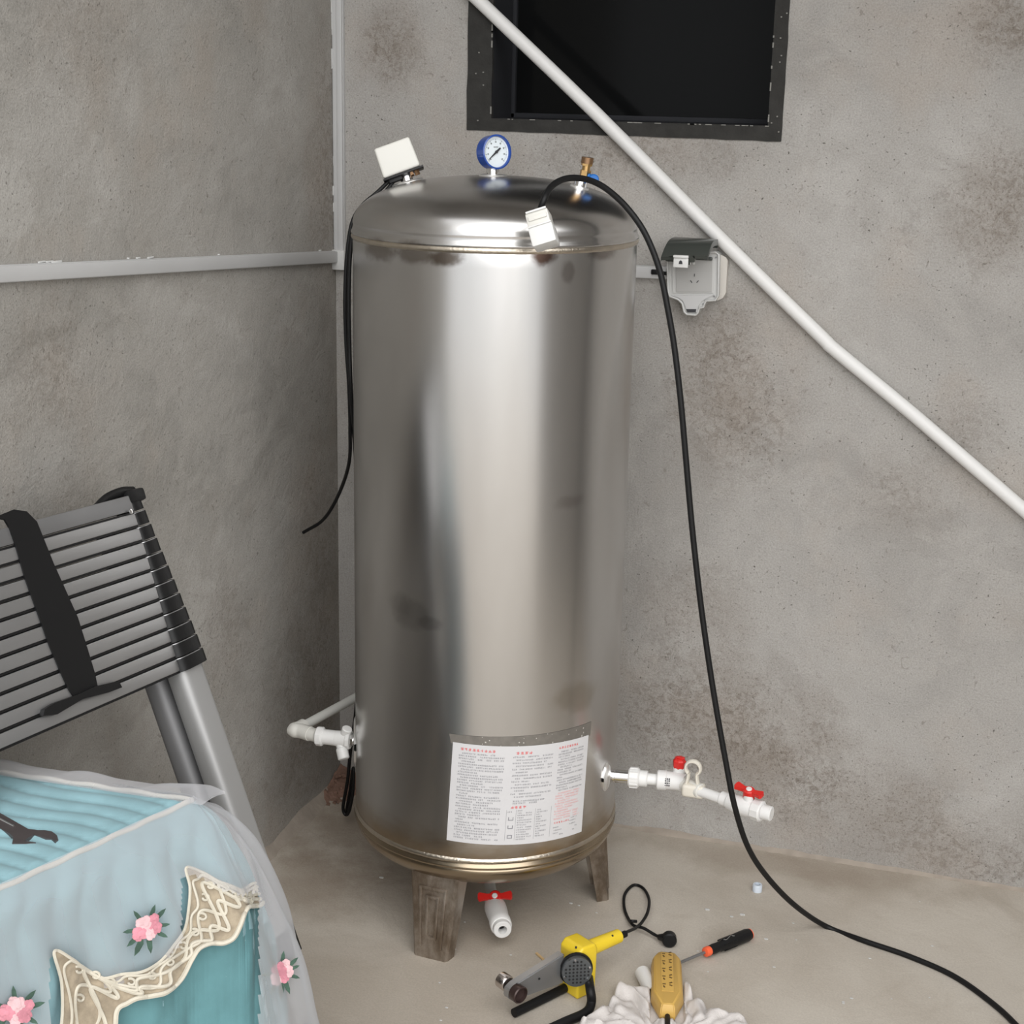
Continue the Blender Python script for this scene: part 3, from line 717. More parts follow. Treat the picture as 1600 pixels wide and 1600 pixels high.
for px, py in ((1119, 402), (1116, 463), (1099, 475)):
    bm = BM(); p = wp(px, py, .0465); cyl(bm, p, p+V((0, -.002, 0)), .0022, n=12); obj('screw', bm, MAT_ALUD, sock)
# raised rim round the tray
bm = BM(); rim = [wp(px, py, .049) for px, py in outer]; tube(bm, rim+[rim[0]], .0026, 8, smooth=False); obj('rim', bm, MAT_SOCK, sock)
# mounting flange behind on the right
bm = BM(); wpoly(bm, [(1122, 396), (1134, 402), (1137, 407), (1134, 458), (1129, 466), (1120, 470)], 0, .020); obj('flange', bm, M('flange_cream', (.55, .52, .48), .5), sock, ang=25)
# lid: curved smoked shell standing up and forward
bm = BM(); Lr = []
A0, A1 = wp(1055, 370, .046), wp(1122, 374, .046); B0, B1 = wp(1033, 401, .118), wp(1106, 399, .118)
for i in range(9):
    t = i/8; up_z = .012*math.sin(t*PI)
    Lr.append((A0.lerp(B0, t)+V((0, -up_z*.6, up_z)), A1.lerp(B1, t)+V((0, -up_z*.6, up_z))))
lidskin = lambda q: bm.faces.new([bm.verts.new(p) for p in q])
for a, b in zip(Lr, Lr[1:]):
    lidskin((a[0], a[1], b[1], b[0])); lidskin([p-V((0, 0, .0022)) for p in (a[0], b[0], b[1], a[1])])
    for s_ in (0, 1):
        h0 = V((0, -.004, -.014)); lidskin((a[s_], b[s_], b[s_]+h0, a[s_]+h0))
e0, e1 = Lr[-1]; ex = e1-e0; dn = V((0, .004, -.014))
for t0, t1, hh in ((0, .30, .6), (.30, .42, 1.15), (.42, .62, 1.5), (.62, .72, 1.1), (.72, 1, .55)):
    lidskin((e0+ex*t0, e0+ex*t1, e0+ex*t1+dn*hh, e0+ex*t0+dn*hh))
f0, f1 = Lr[0]; lidskin((f0, f0-V((0, 0, .02)), f1-V((0, 0, .02)), f1))
bmesh.ops.remove_doubles(bm, verts=bm.verts, dist=1e-5)
lid = obj('lid', bm, MAT_SMOKE, sock, ang=50)
bm = BM(); p = wp(1064, 409, .124); m_ = mat4(V((1, 0, 0)), V((0, 0, 1)), V((0, -1, 0)), p)
box(bm, (0, -.002, 0), (.034, .022, .006), m_, bev=.002); box(bm, (0, .012, .002), (.035, .006, .010), m_, bev=.002); lt = obj('latch', bm, MAT_PVC, sock); 
bm = BM(); prism(bm, [(-.0045, -.005), (.0045, -.005), (.0035, .001), (0, .004), (-.0035, .001)], m_ @ Matrix.Translation((0, 0, .003)), .0006); obj('latch_hole', bm, MAT_INK, lt)
bm = BM(); p = wp(1056, 398, .05); box(bm, p+V((-.012, 0, -.004)), (.022, .020, .024), bev=.004); obj('hinge', bm, MAT_SMOKE, sock)
bm = BM()
for px in (1078, 1084): p = wp(px, 411, .053); box(bm, p, (.005, .005, .007), bev=.001)
obj('hinge_tab', bm, MAT_PVC, sock)
bm = BM(); p = wp(1100, 404, .052); box(bm, p, (.040, .008, .008), bev=.003); obj('lid_catch', bm, MAT_SMOKE, sock)

# ------------------------------------------------------------------ diagonal white pipe
bm = BM(); PW = .0165
dp = [at(px, py, 1, -PW-.001) for px, py in ((690, -58), (745, -2), (930, 176), (1125, 372), (1285, 528), (1300, 543), (1420, 642), (1520, 728), (1600, 797), (2020, 1162))]
tube(bm, dp, PW*.95, 24, 4)
tag(obj('conduit_pipe', bm, MAT_PVC2, loc=dp[4]), 'long white plastic pipe slanting across the right wall past the window', 'pipe')

# ------------------------------------------------------------------ right outlet: white pipe run with two red valves
ZR = .352
def hp(px, py, z): return at(px, py, 2, z)
q = [hp(958, 1212, ZR), hp(982, 1214, ZR), hp(1012, 1217, ZR), hp(1050, 1220, ZR), hp(1062, 1223, ZR), hp(1093, 1236, ZR), hp(1130, 1248, ZR), hp(1150, 1256, ZR), hp(1184, 1266, ZR), hp(1206, 1272, ZR)]
q = [V((p.x, p.y-.0, ZR)) for p in q]
ro = thing('outlet_pipe', q[0], 'white plastic pipe with elbow and two red valves sticking out right of the tank', 'pipe')
d01 = (q[1]-q[0]).normalized()
bm = BM(); cyl(bm, q[0]-d01*.03, q[1]+d01*.004, .0150, n=28); cyl(bm, q[0]-d01*.012, q[0]+d01*.004, .0163, n=28, bev=.001); obj('nipple', bm, MAT_CHROME, ro)
bm = BM(); cyl(bm, q[1], q[1].lerp(q[2], .58), .0225, n=28, bev=.003)
for k in range(10):
    a = 2*PI*k/10; x, y, z = frame(d01); p = q[1].lerp(q[2], .29)+(x*math.cos(a)+y*math.sin(a))*.0222; box(bm, (0, 0, 0), (.003, .003, .018), mat4(x, y, z, p))
cyl(bm, q[1].lerp(q[2], .55), q[2], .0185, n=28, bev=.002); obj('coupling', bm, MAT_PVC2, ro)
bm = BM(); cyl(bm, q[2]-d01*.01, q[3], .0130, n=24); obj('pipe', bm, MAT_PVC2, ro)
bm = BM(); e0 = q[2].lerp(q[3], .42); tube(bm, [e0, q[3]+V((-.004, 0, 0)), q[4]+V((.0, .004, 0)), q[4]+(q[5]-q[4])*.25+V((0, .008, 0))], .0205, 24, 8); cyl(bm, e0-d01*.002, e0+d01*.020, .0225, n=28, bev=.002); obj('elbow', bm, MAT_PVC2, ro)
bm = BM(); random.seed(2)
for i in range(3):
    for j in range(4):
        p = e0+d01*(.018+i*.0042); a = math.radians(-150+j*14); x, y, z = frame(d01, (0, 0, 1))
        dr = (-fw+V((0, 0, .12*(j-1.5)*2))).normalized(); dr = (dr-d01*dr.dot(d01)).normalized()
        xx = d01; zz = dr; yy = zz.cross(xx); box(bm, (0, 0, 0), (.0028, .0032 if (i+j) % 3 else .0018, .0006), mat4(xx, yy, zz, p+dr*.0225))
obj('print', bm, MAT_INK, ro, smooth=False)['kind'] = 'stuff'
bm = BM(); kp = hp(1060, 1212, ZR+.01); cyl(bm, (kp.x, kp.y+.005, ZR+.008), (kp.x, kp.y+.005, ZR+.032), .0135, n=24); obj('valve_neck', bm, MAT_PVC2, ro)
bm = BM(); kb = V((kp.x, kp.y+.005, ZR+.028))
lathe(bm, [(.0135, 0), (.0150, .003), (.0150, .017), (.0120, .020), (.0115, .024), (0, .024)], Matrix.Translation(kb), 8, close=True); box(bm, kb+V((.003, -.002, .025)), (.018, .008, .004), bev=.001); obj('red_knob', bm, MAT_RED, ro, ang=30)
# cream saddle clip: open loop on a foot
bm = BM(); cc = at(1083, 1200, 1, q[5].y+.005)
ring = [cc+V((.0165*math.cos(a), 0, .0165*math.sin(a))) for a in [math.radians(v) for v in range(-55, 236, 15)]]
tube(bm, ring, .0038, 10, 2, flat=2.2)
for s_, ang in ((1, -55), (-1, 235)):
    a = math.radians(ang); e = cc+V((.0165*math.cos(a), 0, .0165*math.sin(a))); tube(bm, [e, e+V((s_*.001, 0, -.012)), (e.x+s_*.006, e.y, ZR+.004)], .0042, 10, 3, flat=2.0)
box(bm, (cc.x+.004, q[5].y+.004, ZR-.001), (.050, .030, .030), bev=.008, seg=3)
obj('saddle_clip', bm, M('clip_cream', (.70, .66, .58), .45), ro)
d2 = (q[8]-q[5]).normalized()
bm = BM(); cyl(bm, q[4]+V((0, .004, 0)), q[5]+d2*.004, .0170, n=24, bev=.002); obj('collar', bm, MAT_WARM, ro)
bm = BM(); cyl(bm, q[5]-d2*.02, q[7], .0118, n=24); cyl(bm, q[6]-d2*.006, q[6]+d2*.016, .0160, n=24, bev=.002); obj('pipe', bm, MAT_PVC2, ro)
bm = BM(); cyl(bm, q[6]+d2*.016, q[7]+d2*.002, .0195, .0205, n=28, bev=.002); tube(bm, [q[7]-d2*.004, q[7]+d2*.012, q[8]-d2*.006], .0195, 24, 4, rf=lambda t: 1+.12*math.sin(t*PI)); cyl(bm, q[8]-d2*.012, q[8]+d2*.012, .0235, n=10, bev=.003); cyl(bm, q[8]+d2*.010, q[9], .0165, n=28, bev=.002); vb = obj('valve_body', bm, MAT_PVC2, ro, ang=30)
def handle(name, parent, base, ax, upv, L, wd=.011, hub=.013, t0=.9, mat=MAT_RED):
    """two-winged lever: hub plus tapered wings, slightly raised at the ends"""
    hubd = .020; z = V(upv).normalized(); x = V(ax); x = (x-z*x.dot(z)).normalized(); y = z.cross(x); m = mat4(x, y, z, base)
    bm = BM(); lathe(bm, [(hub*.75, -hubd), (hub, -hubd+.002), (hub, .004), (hub*.8, .006), (0, .006)], m, 20)
    for s_ in (1, -1):
        pr = [(0, -wd*.6), (s_*L*.45, -wd*.55), (s_*L*.92, -wd*.9), (s_*L, -wd*.5), (s_*L, wd*.5), (s_*L*.92, wd*.9), (s_*L*.45, wd*.55), (0, wd*.6)]
        if s_ < 0: pr = pr[::-1]
        mm = m @ Matrix.Translation((0, 0, -.004)) @ Matrix.Rotation(-s_*.10, 4, 'Y'); prism(bm, pr, mm, .008)
    h = obj(name, bm, mat, parent, ang=30); bm = BM(); lathe(bm, [(.0065, 0), (.0065, .0075), (.005, .009), (0, .009)], m, 16); obj('stem_cap', bm, MAT_PVC2, h); return h
hb = q[7].lerp(q[8], .55)+V((0, 0, .038)); handle('red_handle', ro, hb, d2+V((0, 0, -.02)), (.0, -.25, 1), .034)
bm = BM(); cyl(bm, hb-V((0, 0, .03)), hb-V((0, 0, .006)), .0115, n=20); obj('valve_neck', bm, MAT_PVC2, ro)

# ------------------------------------------------------------------ left inlet
ZL = .405
l0 = hp(556, 1157, ZL); l1 = hp(497, 1150, ZL); l2 = hp(462, 1141, ZL); l3 = hp(554, 1091, ZL); l3 = l3+(l3-l2).normalized()*.22
li = thing('inlet_pipe', l0, 'white plastic pipe with elbow and valve between the left wall and the tank', 'pipe')
dl = (l1-l0).normalized(); dl2 = (l3-l2).normalized()
bm = BM(); cyl(bm, l0-dl*.02, l0+dl*.030, .0105, n=24); cyl(bm, l0+dl*.004, l0+dl*.012, .0150, n=6); obj('nipple', bm, MAT_CHROME, li)
bm = BM(); cyl(bm, l0+dl*.012, l0.lerp(l1, .55), .0195, .0180, n=28, bev=.003); cyl(bm, l0+dl*.012, l0+dl*.022, .0225, n=10, bev=.002); cyl(bm, l0.lerp(l1, .5), l1, .0175, n=28, bev=.002); cyl(bm, l1-dl*.014, l1+dl*.004, .0225, n=12, bev=.003)
t0 = l0+dl*.030; cyl(bm, t0, t0+V((.012, -.004, .030)), .0105, .0120, n=20, bev=.002)
obj('valve_body', bm, MAT_PVC2, li, ang=30)
bm = BM(); t0 = l0+dl*.040; e = t0+V((-.010+.03, -.02, -.040)); cyl(bm, t0, t0.lerp(e, .5), .0110, n=20); cyl(bm, t0.lerp(e, .45), e, .0135, n=20, bev=.002); obj('strainer_cap', bm, MAT_PVC, li)
bm = BM(); cyl(bm, l1, l1.lerp(l2, .5), .0155, n=24, bev=.002); tube(bm, [l1.lerp(l2, .35), l2+dl*-.012, l2+dl*.004, l2+dl2*.014, l2+dl2*.030], .0172, 24, 6); obj('elbow', bm, MAT_WARM, li)
bm = BM(); cyl(bm, l2+dl2*.02, l3, .0112, n=24); obj('pipe', bm, M('inlet_pipe_grey', (.60, .60, .57), .45), li)

# ------------------------------------------------------------------ drain valve under the tank
ZD = .052
c = V((TX, TY, TZ0-.02-BH+.004)); dv = thing('drain_valve', (TX+.03, TY-.09, 0), 'white drain valve with a red lever under the middle of the tank', 'valve')
a = hp(772, 1412, ZD); b = hp(784, 1449, ZD); dd = (b-a).normalized()
s0 = hp(763, 1372, .060)
bm = BM(); tube(bm, [c, c+V((0, 0, -.035)), V((TX+.004, TY-.01, .068)), s0, a-dd*.01], .0125, 20, 8); obj('pipe', bm, MAT_PVCG, dv)
bm = BM(); cyl(bm, a-dd*.015, a+dd*.010, .0200, n=28, bev=.003); tube(bm, [a, a+dd*.025, b-dd*.02], .0215, 28, 5, rf=lambda t: 1+.16*math.sin(t*PI)); 
x, y, z = frame(dd); lathe(bm, [(.0215, -.030), (.0245, -.026), (.0245, -.006), (.0225, -.003), (.0205, -.003), (.0205, .010), (.0190, .012), (.0100, .012), (.0092, .008), (.0092, -.012), (0, -.012)], mat4(x, y, z, b), 32, close=False); vb = obj('valve_body', bm, MAT_PVC2, dv, ang=35)
bm = BM(); lathe(bm, [(0, -.010), (.0088, -.010), (.0088, -.009), (0, -.009)], mat4(x, y, z, b), 24); obj('bore', bm, MAT_VOID, vb)
hb = a+dd*.012+V((0, 0, .024)); bm = BM(); cyl(bm, a+dd*.004+V((0, 0, .012)), hb+V((0, 0, -.008)), .0115, n=20); obj('valve_neck', bm, MAT_PVC2, dv)
handle('red_handle', dv, hb, RT, (.05, -.75, 1), .040, .011, .0145)

# ------------------------------------------------------------------ ladder
def ray(px, py): return (fw*F+RT*(px-800)+UP*(800-py)).normalized()
rd = ray(2000, 300)
T = at(197, 781, 0, .13)
d = ray(441, 1492); t = ((T-O).dot(rd)+.04)/(d.dot(rd)); Fp = O+d*t
Ld = (Fp-T).normalized(); LL = (Fp-T).length
zax = -Ld; xax = (rd-zax*rd.dot(zax)).normalized(); yax = zax.cross(xax)      # yax points to the wall (away from us)?
if yax.x > 0: yax = -yax
print('ladder', T, Fp, 'len', LL)
lad = thing('telescopic_ladder', Fp, 'collapsed telescopic aluminium ladder with black collars and strap leaning on the left wall', 'ladder')
def tz(py):      # distance down the rail whose projection has this y
    lo, hi = 0, LL
    for _ in range(40):
        m_ = (lo+hi)/2
        if proj(T+Ld*m_)[1] < py: lo = m_
        else: hi = m_
    return lo
S0, S1 = tz(787), tz(1046)
# ladder width: left rail shows only at the very frame edge
wlo, whi = .2, .9
for _ in range(40):
    m_ = (wlo+whi)/2
    if proj(T+Ld*(S1+.07)-rd*m_)[0] > -46: wlo = m_
    else: whi = m_
LW = wlo
print('stack', S0, S1, 'width', LW)
NR = 12; ptch = (S1-S0)/(NR-.3)
zr = (zax-rd*zax.dot(rd)).normalized(); yr = rd.cross(zr); yr = yr if yr.x < 0 else -yr
for k in range(NR):
    s_ = S0+ptch*(k+.15); c = T+Ld*s_
    hgt = ptch*.80 if k else ptch*.95
    rw = .017+.0021*k
    m = mat4(rd, yr, zr, c)
    bm = BM(); L = LW-2*rw+.004; box(bm, (-LW/2, -.004, 0 if k else .003), (L, .040, hgt if k else hgt*1.1), m, bev=.0025)
    rg = obj('rung', bm, MAT_ALU if k else MAT_ALUD, lad)
    bm = BM(); box(bm, (-LW/2, -.004, -hgt/2-.002), (L, .036, .004), m); obj('rung_shadow_gap', bm, MAT_BLKP, rg)  # black bar painted in for the shade between rungs
    rg.children[0].name = 'gap_shade'
    for sgn, name in ((0, 'collar'), (-LW, 'collar')):
        bm = BM(); x, y, z = xax, yax, zax
        mm = mat4(x, y, z, c+rd*sgn)
        bw, bd = .0185+.0021*k, .024+.0010*k; hh = ptch*.46
        pr = []
        for i in range(24):
            a = 2*PI*i/24; pr.append((bw*math.copysign(abs(math.cos(a))**.55, math.cos(a)), bd*math.copysign(abs(math.sin(a))**.55, math.sin(a))))
        prism(bm, pr, mm @ Matrix.Translation((0, 0, -hh)), hh*2*.93)
        for e in list(bm.edges):
            pass
        cl = obj(name, bm, MAT_BLKP, lad, ang=35)
        bm = BM(); prism(bm, [(p[0]*.93, p[1]*.93) for p in pr], mm @ Matrix.Translation((0, 0, hh*.86-.0005)), hh*.16); obj('tube_end', bm, MAT_ALU, cl)
# extended lower tubes and feet
for sgn in (0, -LW):
    bm = BM(); a = T+Ld*(S1-.01)+rd*sgn; b = Fp+rd*sgn+zax*.03
    L = (b-a).length; mm = mat4(xax, yax, -zax, a)
    pr = []
    for i in range(32):
        an = 2*PI*i/32; pr.append((.0335*math.copysign(abs(math.cos(an))**.45, math.cos(an)), .0250*math.copysign(abs(math.sin(an))**.75, math.sin(an))))
    prism(bm, pr, mm, L); obj('rail', bm, MAT_RAIL, lad, ang=50)
    bm = BM(); prism(bm, [(p[0]*1.12, p[1]*1.15) for p in pr], mat4(xax, yax, zax, Fp+rd*sgn-zax*.004), .05); obj('rubber_foot', bm, MAT_BLK, lad, ang=50)
    # rear section of the folding ladder, behind, its shade put into a darker colour
    off = yax*.055-rd*.008
    bm = BM(); prism(bm, [(p[0]*.95, p[1]*.9) for p in pr], mat4(xax, yax, -zax, a+off-zax*-.02), L-.04); obj('rear_rail', bm, MAT_RAIL_SHADE, lad, ang=50)
    bm = BM(); prism(bm, [(p[0]*1.06, p[1]*1.05) for p in pr], mat4(xax, yax, zax, Fp+rd*sgn+off-zax*.0), .05); obj('rubber_foot', bm, MAT_BLK, lad, ang=50)
    bm = BM(); prism(bm, [(p[0]*.7, p[1]*.9) for p in pr], mat4(xax, yax, -zax, T+Ld*(S0+.02)+rd*sgn+off), S1-S0); obj('rear_collars', bm, MAT_BLKP, lad, ang=50)
# top cap with the hook-shaped grip
bm = BM(); c = T+Ld*(S0-.006); m = mat4(rd, yr, zr, c)
box(bm, (.004, 0, .004), (.046, .052, .024), m, bev=.006); tube(bm, [m @ V(p) for p in ((.015, -.008, .012), (-.020, -.012, .017), (-.060, -.012, .014), (-.095, -.012, .002), (-.106, -.012, -.006))], .010, 10, 5, rf=lambda t: 1-.4*t, flat=.7)
obj('top_cap', bm, MAT_BLKP, lad)
bm = BM(); p = m @ V((-.030, -.028, -.022)); lathe(bm, [(.0045, 0), (.0045, .002), (0, .003)], mat4(rd, zr, -yr, p), 16); obj('rivet', bm, MAT_CHROME, lad)
# black webbing strap wrapped over the stack, with its bottom bar
def lp(px, py, off):   # a point over the front face of the rungs
    n_ = -yr; dd_ = ray(px, py); t_ = ((T+n_*off-O).dot(n_))/dd_.dot(n_); return O+dd_*t_
bm = BM(); rows = []
for pl_, pr_ in (((-8, 808), (22, 796)), ((8, 812), (42, 799)), ((14, 822), (58, 815)), ((24, 850), (68, 840)), ((40, 905), (84, 880)), ((60, 960), (102, 920)), ((78, 1010), (122, 965)), ((95, 1050), (136, 1010)), ((108, 1078), (148, 1050)), ((118, 1092), (155, 1082))):
    A, B = lp(*pl_, .0265), lp(*pr_, .0265); rows.append((A, B))
prev = None
for A, B in rows:
    col = [bm.verts.new(A), bm.verts.new(B), bm.verts.new(B+yr*.004), bm.verts.new(A+yr*.004)]
    if prev:
        for i in range(4): bm.faces.new((prev[i], prev[(i+1) % 4], col[(i+1) % 4], col[i]))
    else: bm.faces.new(col)
    prev = col
bm.faces.new(prev[::-1])
obj('strap', bm, MAT_BLK, lad, ang=60)
bm = BM(); o1 = [lp(x_, y_, .034) for x_, y_ in ((70, 1108), (86, 1098), (120, 1086), (150, 1072), (186, 1064), (191, 1074), (170, 1082), (130, 1092), (90, 1116), (68, 1118))]
a_ = [bm.verts.new(p) for p in o1]; b_ = [bm.verts.new(p+yr*.05) for p in o1]; bm.faces.new(a_); bm.faces.new(b_[::-1])
for i in range(len(a_)): bm.faces.new((a_[i], b_[i], b_[(i+1) % len(a_)], a_[(i+1) % len(a_)]))
obj('strap_bar', bm, MAT_BLKP, lad, ang=30)
# block the feet stand on (hidden behind the quilt)
bm = BM(); hB = Fp.z-.012; bc_ = Fp-rd*.17; mB = mat4(rd, V((0, 0, 1)).cross(rd), V((0, 0, 1)), V((bc_.x-.02, bc_.y, 0)))
mB = mat4(V((rd.x, rd.y, 0)).normalized(), V((-rd.y, rd.x, 0)).normalized(), V((0, 0, 1)), V((bc_.x-.03, bc_.y, 0)))
box(bm, (0, 0, hB/2), (.34, .16, hB), mB, bev=.006); tag(obj('concrete_block', bm, MAT_BLOCK, loc=(bc_.x-.03, bc_.y, 0)), 'grey concrete block under the ladder foot behind the tulle', 'block')

# ------------------------------------------------------------------ table under the quilt
H = .75
C0 = at(300, 1256, 2, H)
def onz(px, py): return at(px, py, 2, H)
E1 = onz(0, 1394); eF = (E1-C0).normalized(); eB = (onz(0, 1212)-C0).normalized()     # front edge and back edge directions
tbl = thing('table', (C0.x-.3, C0.y-.3, 0), 'wooden table hidden under the turquoise quilt at lower left', 'table')
ct_ = C0+eF*.42+eB*.30
mT = mat4(eF, V((0, 0, 1)).cross(eF), V((0, 0, 1)), V((0, 0, 0)))
side = -mT.col[1].to_3d() if (mT.col[1].to_3d()).dot(eB) < 0 else mT.col[1].to_3d()
def TB(u, v, z): return V((C0.x, C0.y, 0))+eF*u+eB*v+V((0, 0, z))
bm = BM(); q_ = [TB(.05, .05, 0), TB(.70, .05, 0), TB(.70, .14, 0), TB(.05, .36, 0)]
lo = [bm.verts.new(p+V((0, 0, H-.045))) for p in q_]; hi = [bm.verts.new(p+V((0, 0, H-.022))) for p in q_]
bm.faces.new(lo[::-1]); bm.faces.new(hi)
for i in range(4): bm.faces.new((lo[i], lo[(i+1) % 4], hi[(i+1) % 4], hi[i]))
obj('tabletop', bm, MAT_WOOD, tbl)
for u, v in ((.10, .08), (.64, .08), (.64, .13), (.10, .32)):
    bm = BM(); p = TB(u, v, 0); cyl(bm, p, p+V((0, 0, H-.045)), .018, .024, n=12); obj('leg', bm, MAT_WOOD, tbl)

# ------------------------------------------------------------------ quilt cover (turquoise), tulle over it, lace band, flowers
nF = V((0, 0, 1)).cross(eF); nF = nF if nF.dot(RT) > 0 else -nF     # outward of the front face
nB = V((0, 0, 1)).cross(eB); nB = nB if nB.y > 0 else -nB           # outward of the back edge
def quilt_relief(u, v):
    """diagonal quilting: puffs between stitched wavy lines"""
    a = u*1.0+v*.30+.016*math.sin(v*26); b = u*.55-v*1.0+.010*math.sin(u*33)
    f = abs(math.sin(a*PI/.052)); g = abs(math.sin(b*PI/.120))
    return .0085*(f**.7)*(.45+.55*g**.6)
def drape(flare, push, down, thick=0.0, n_u=170, n_v=80, relief=True, cs=.26, seed=0, folds=.006, ulen=.62, ripple=40, cut=None):
    """skirt hanging from the front edge, round the corner C0 and along the back edge"""
    bm = BM(); grid = []; uvs = {}
    s0, s1 = -ulen, cs+.14
    for i in range(n_u+1):
        s = s0+(s1-s0)*i/n_u
        if s < 0: base = C0-eF*s if False else C0+eF*(-s); nrm_ = nF; k = max(0, 1+s/.30); k = k*k*(3-2*k)
        elif s < cs:
            t_ = s/cs; a0 = math.atan2(nF.y, nF.x); a1 = math.atan2(nB.y, nB.x)
            if a1 < a0: a1 += 2*PI
            a_ = a0+(a1-a0)*t_; base = C0.copy(); nrm_ = V((math.cos(a_), math.sin(a_), 0)); k = 1
        else: base = C0+eB*(s-cs); nrm_ = nB; k = max(0, 1-(s-cs)/.3)
        row = []
        for j in range(n_v+1):
            tv = j/n_v; dn = down*tv
            off = push*min(1, dn/.03+.1)+.010*(1-math.exp(-dn/.02))+dn*.10 + k*flare*(1-math.exp(-dn/.16))
            off += folds*math.sin(s*ripple+seed+2*math.sin(dn*5+seed))*min(1, dn/.08)*(1+.6*k)+.004*mnoise.noise(V((s*9, dn*9, seed)))
            z = H+.004-dn+ (.003 if relief else .010)*math.exp(-dn/.01)
            if relief: off += quilt_relief(s, dn)*min(1, dn/.02)
            p = base+nrm_*off+V((0, 0, z-H)); row.append(bm.verts.new(p))
        grid.append(row)
    for i in range(n_u):
        for j in range(n_v):
            if cut and cut(s0+(s1-s0)*(i+.5)/n_u, grid[i][j].co): continue
            bm.faces.new((grid[i][j], grid[i][j+1], grid[i+1][j+1], grid[i+1][j]))
    bmesh.ops.delete(bm, geom=[v for v in bm.verts if not v.link_faces], context='VERTS')
    return bm
def fabric(name, base, rough=.8, sheen=.3, vary=.08, sc=14):
    s = NB(name); n1 = s.noise(sc, 5, .6); c = s.mix(s.ramp(n1, .3, .7), tuple(x*(1-vary) for x in base), tuple(min(1, x*(1+vary)) for x in base))
    h = s.noise(500, 3, .6); m_ = s.out(c, rough, s.bump(h, .25, .001)); s.b.inputs['Sheen Weight'].default_value = sheen; s.b.inputs['Specular IOR Level'].default_value = .25; return m_
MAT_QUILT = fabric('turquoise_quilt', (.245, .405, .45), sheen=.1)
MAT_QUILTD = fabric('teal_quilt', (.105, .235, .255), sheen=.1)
MAT_PIPING = fabric('cream_piping', (.62, .59, .53))
MAT_GOLD = fabric('gold_lace_ground', (.36, .30, .22), vary=.22, sc=40)
MAT_CREAM = fabric('cream_cord', (.58, .54, .45), .6)
MAT_PINK = fabric('pink_petal', (.55, .22, .27), .7, vary=.2, sc=60)
MAT_PINK2 = fabric('pale_pink_petal', (.64, .42, .44), .7, vary=.12, sc=60)
MAT_LEAF = fabric('green_leaf', (.045, .09, .065), .7, vary=.3, sc=60)
def tulle_mat():
    m = bpy.data.materials.new('tulle'); m.use_nodes = True; n, l = nm(m); b = n['Principled BSDF']
    b.inputs['Base Color'].default_value = (.56, .56, .58, 1); b.inputs['Roughness'].default_value = .9; b.inputs['Specular IOR Level'].default_value = .1
    tr = n.new('ShaderNodeBsdfTransparent'); mx = n.new('ShaderNodeMixShader'); lw = n.new('ShaderNodeLayerWeight'); lw.inputs[0].default_value = .35
    mr = n.new('ShaderNodeMapRange'); mr.inputs[1].default_value = 0; mr.inputs[2].default_value = 1; mr.inputs[3].default_value = .30; mr.inputs[4].default_value = .85
    l.new(lw.outputs['Facing'], mr.inputs[0]); l.new(mr.outputs[0], mx.inputs[0]); l.new(tr.outputs[0], mx.inputs[1]); l.new(b.outputs[0], mx.inputs[2])
    l.new(mx.outputs[0], n['Material Output'].inputs['Surface']); return m
MAT_TULLE = tulle_mat()
cov = thing('quilted_cover', (C0.x, C0.y, H), 'turquoise quilted table cover with gold lace band and pink embroidered flowers', 'bedding')
DOWN = .60
bm = drape(.085, .006, DOWN); bq = BVHTree.FromBMesh(bm)
print('tri', len(bm.faces))
skirt = obj('skirt', bm, MAT_QUILT, cov, ang=80)
# top sheet, quilted in rows along the back edge
bm = BM(); g = []
NU, NV = 150, 110
for i in range(NU+1):
    row = []
    for j in range(NV+1):
        u = .74*i/NU; vmax = (C0.x-.025+eF.x*u)/abs(eB.x); v = vmax*j/NV
        r_ = abs(math.sin((u*.95+v*.10+.008*math.sin(v*22))*PI/.036))**.6*.0075+.002*mnoise.noise(V((u*12, v*12, 3)))
        ed = min(1, min(u, v)/.02); row.append(bm.verts.new(TB(u, v, H+.003+r_*ed)))
    g.append(row)
for i in range(NU):
    for j in range(NV): bm.faces.new((g[i][j], g[i+1][j], g[i+1][j+1], g[i][j+1]))
obj('top_sheet', bm, MAT_QUILT, cov, ang=80)
bm = BM(); tube(bm, [TB(u, -.001, H+.006+.0012*math.sin(u*90)) for u in [i*.68/40 for i in range(41)]], .0042, 10, 2); obj('piping', bm, MAT_PIPING, cov)
bm = BM(); tube(bm, [TB(-.001, v, H+.006+.0012*math.sin(v*80)) for v in [i*.42/40 for i in range(41)]], .0040, 10, 2); obj('piping', bm, MAT_PIPING, cov)

def hit(px, py, tree=bq, lift=.004):
    d_ = ray(px, py); r_ = tree.ray_cast(O, d_)
    if r_[0] is None: return None
    return r_[0]-d_*lift, (r_[1] if r_[1].dot(d_) < 0 else -r_[1])
def smooth2(pts, k=8):
    return [(p.x, p.y) for p in smoothpath([(x, y, 0) for x, y in pts], k)]
upl = [(-60, 1560), (-20, 1640), (60, 1690), (92, 1620), (96, 1540), (84, 1486), (112, 1498), (130, 1512), (158, 1528), (190, 1522), (222, 1518), (250, 1502), (272, 1476), (288, 1452), (294, 1420), (296, 1385), (290, 1355), (315, 1362), (340, 1376), (362, 1384), (378, 1390), (395, 1380), (412, 1380), (432, 1374)]
lol = [(-60, 1620), (-20, 1720), (60, 1760), (150, 1700), (178, 1620), (184, 1580), (200, 1568), (216, 1560), (240, 1556), (262, 1550), (284, 1530), (300, 1500), (312, 1482), (330, 1474), (350, 1474), (366, 1466), (376, 1448), (384, 1425), (390, 1417), (398, 1416), (408, 1414), (416, 1404), (424, 1402), (434, 1400)]
U_, L_ = smooth2(upl, 8), smooth2(lol, 8)
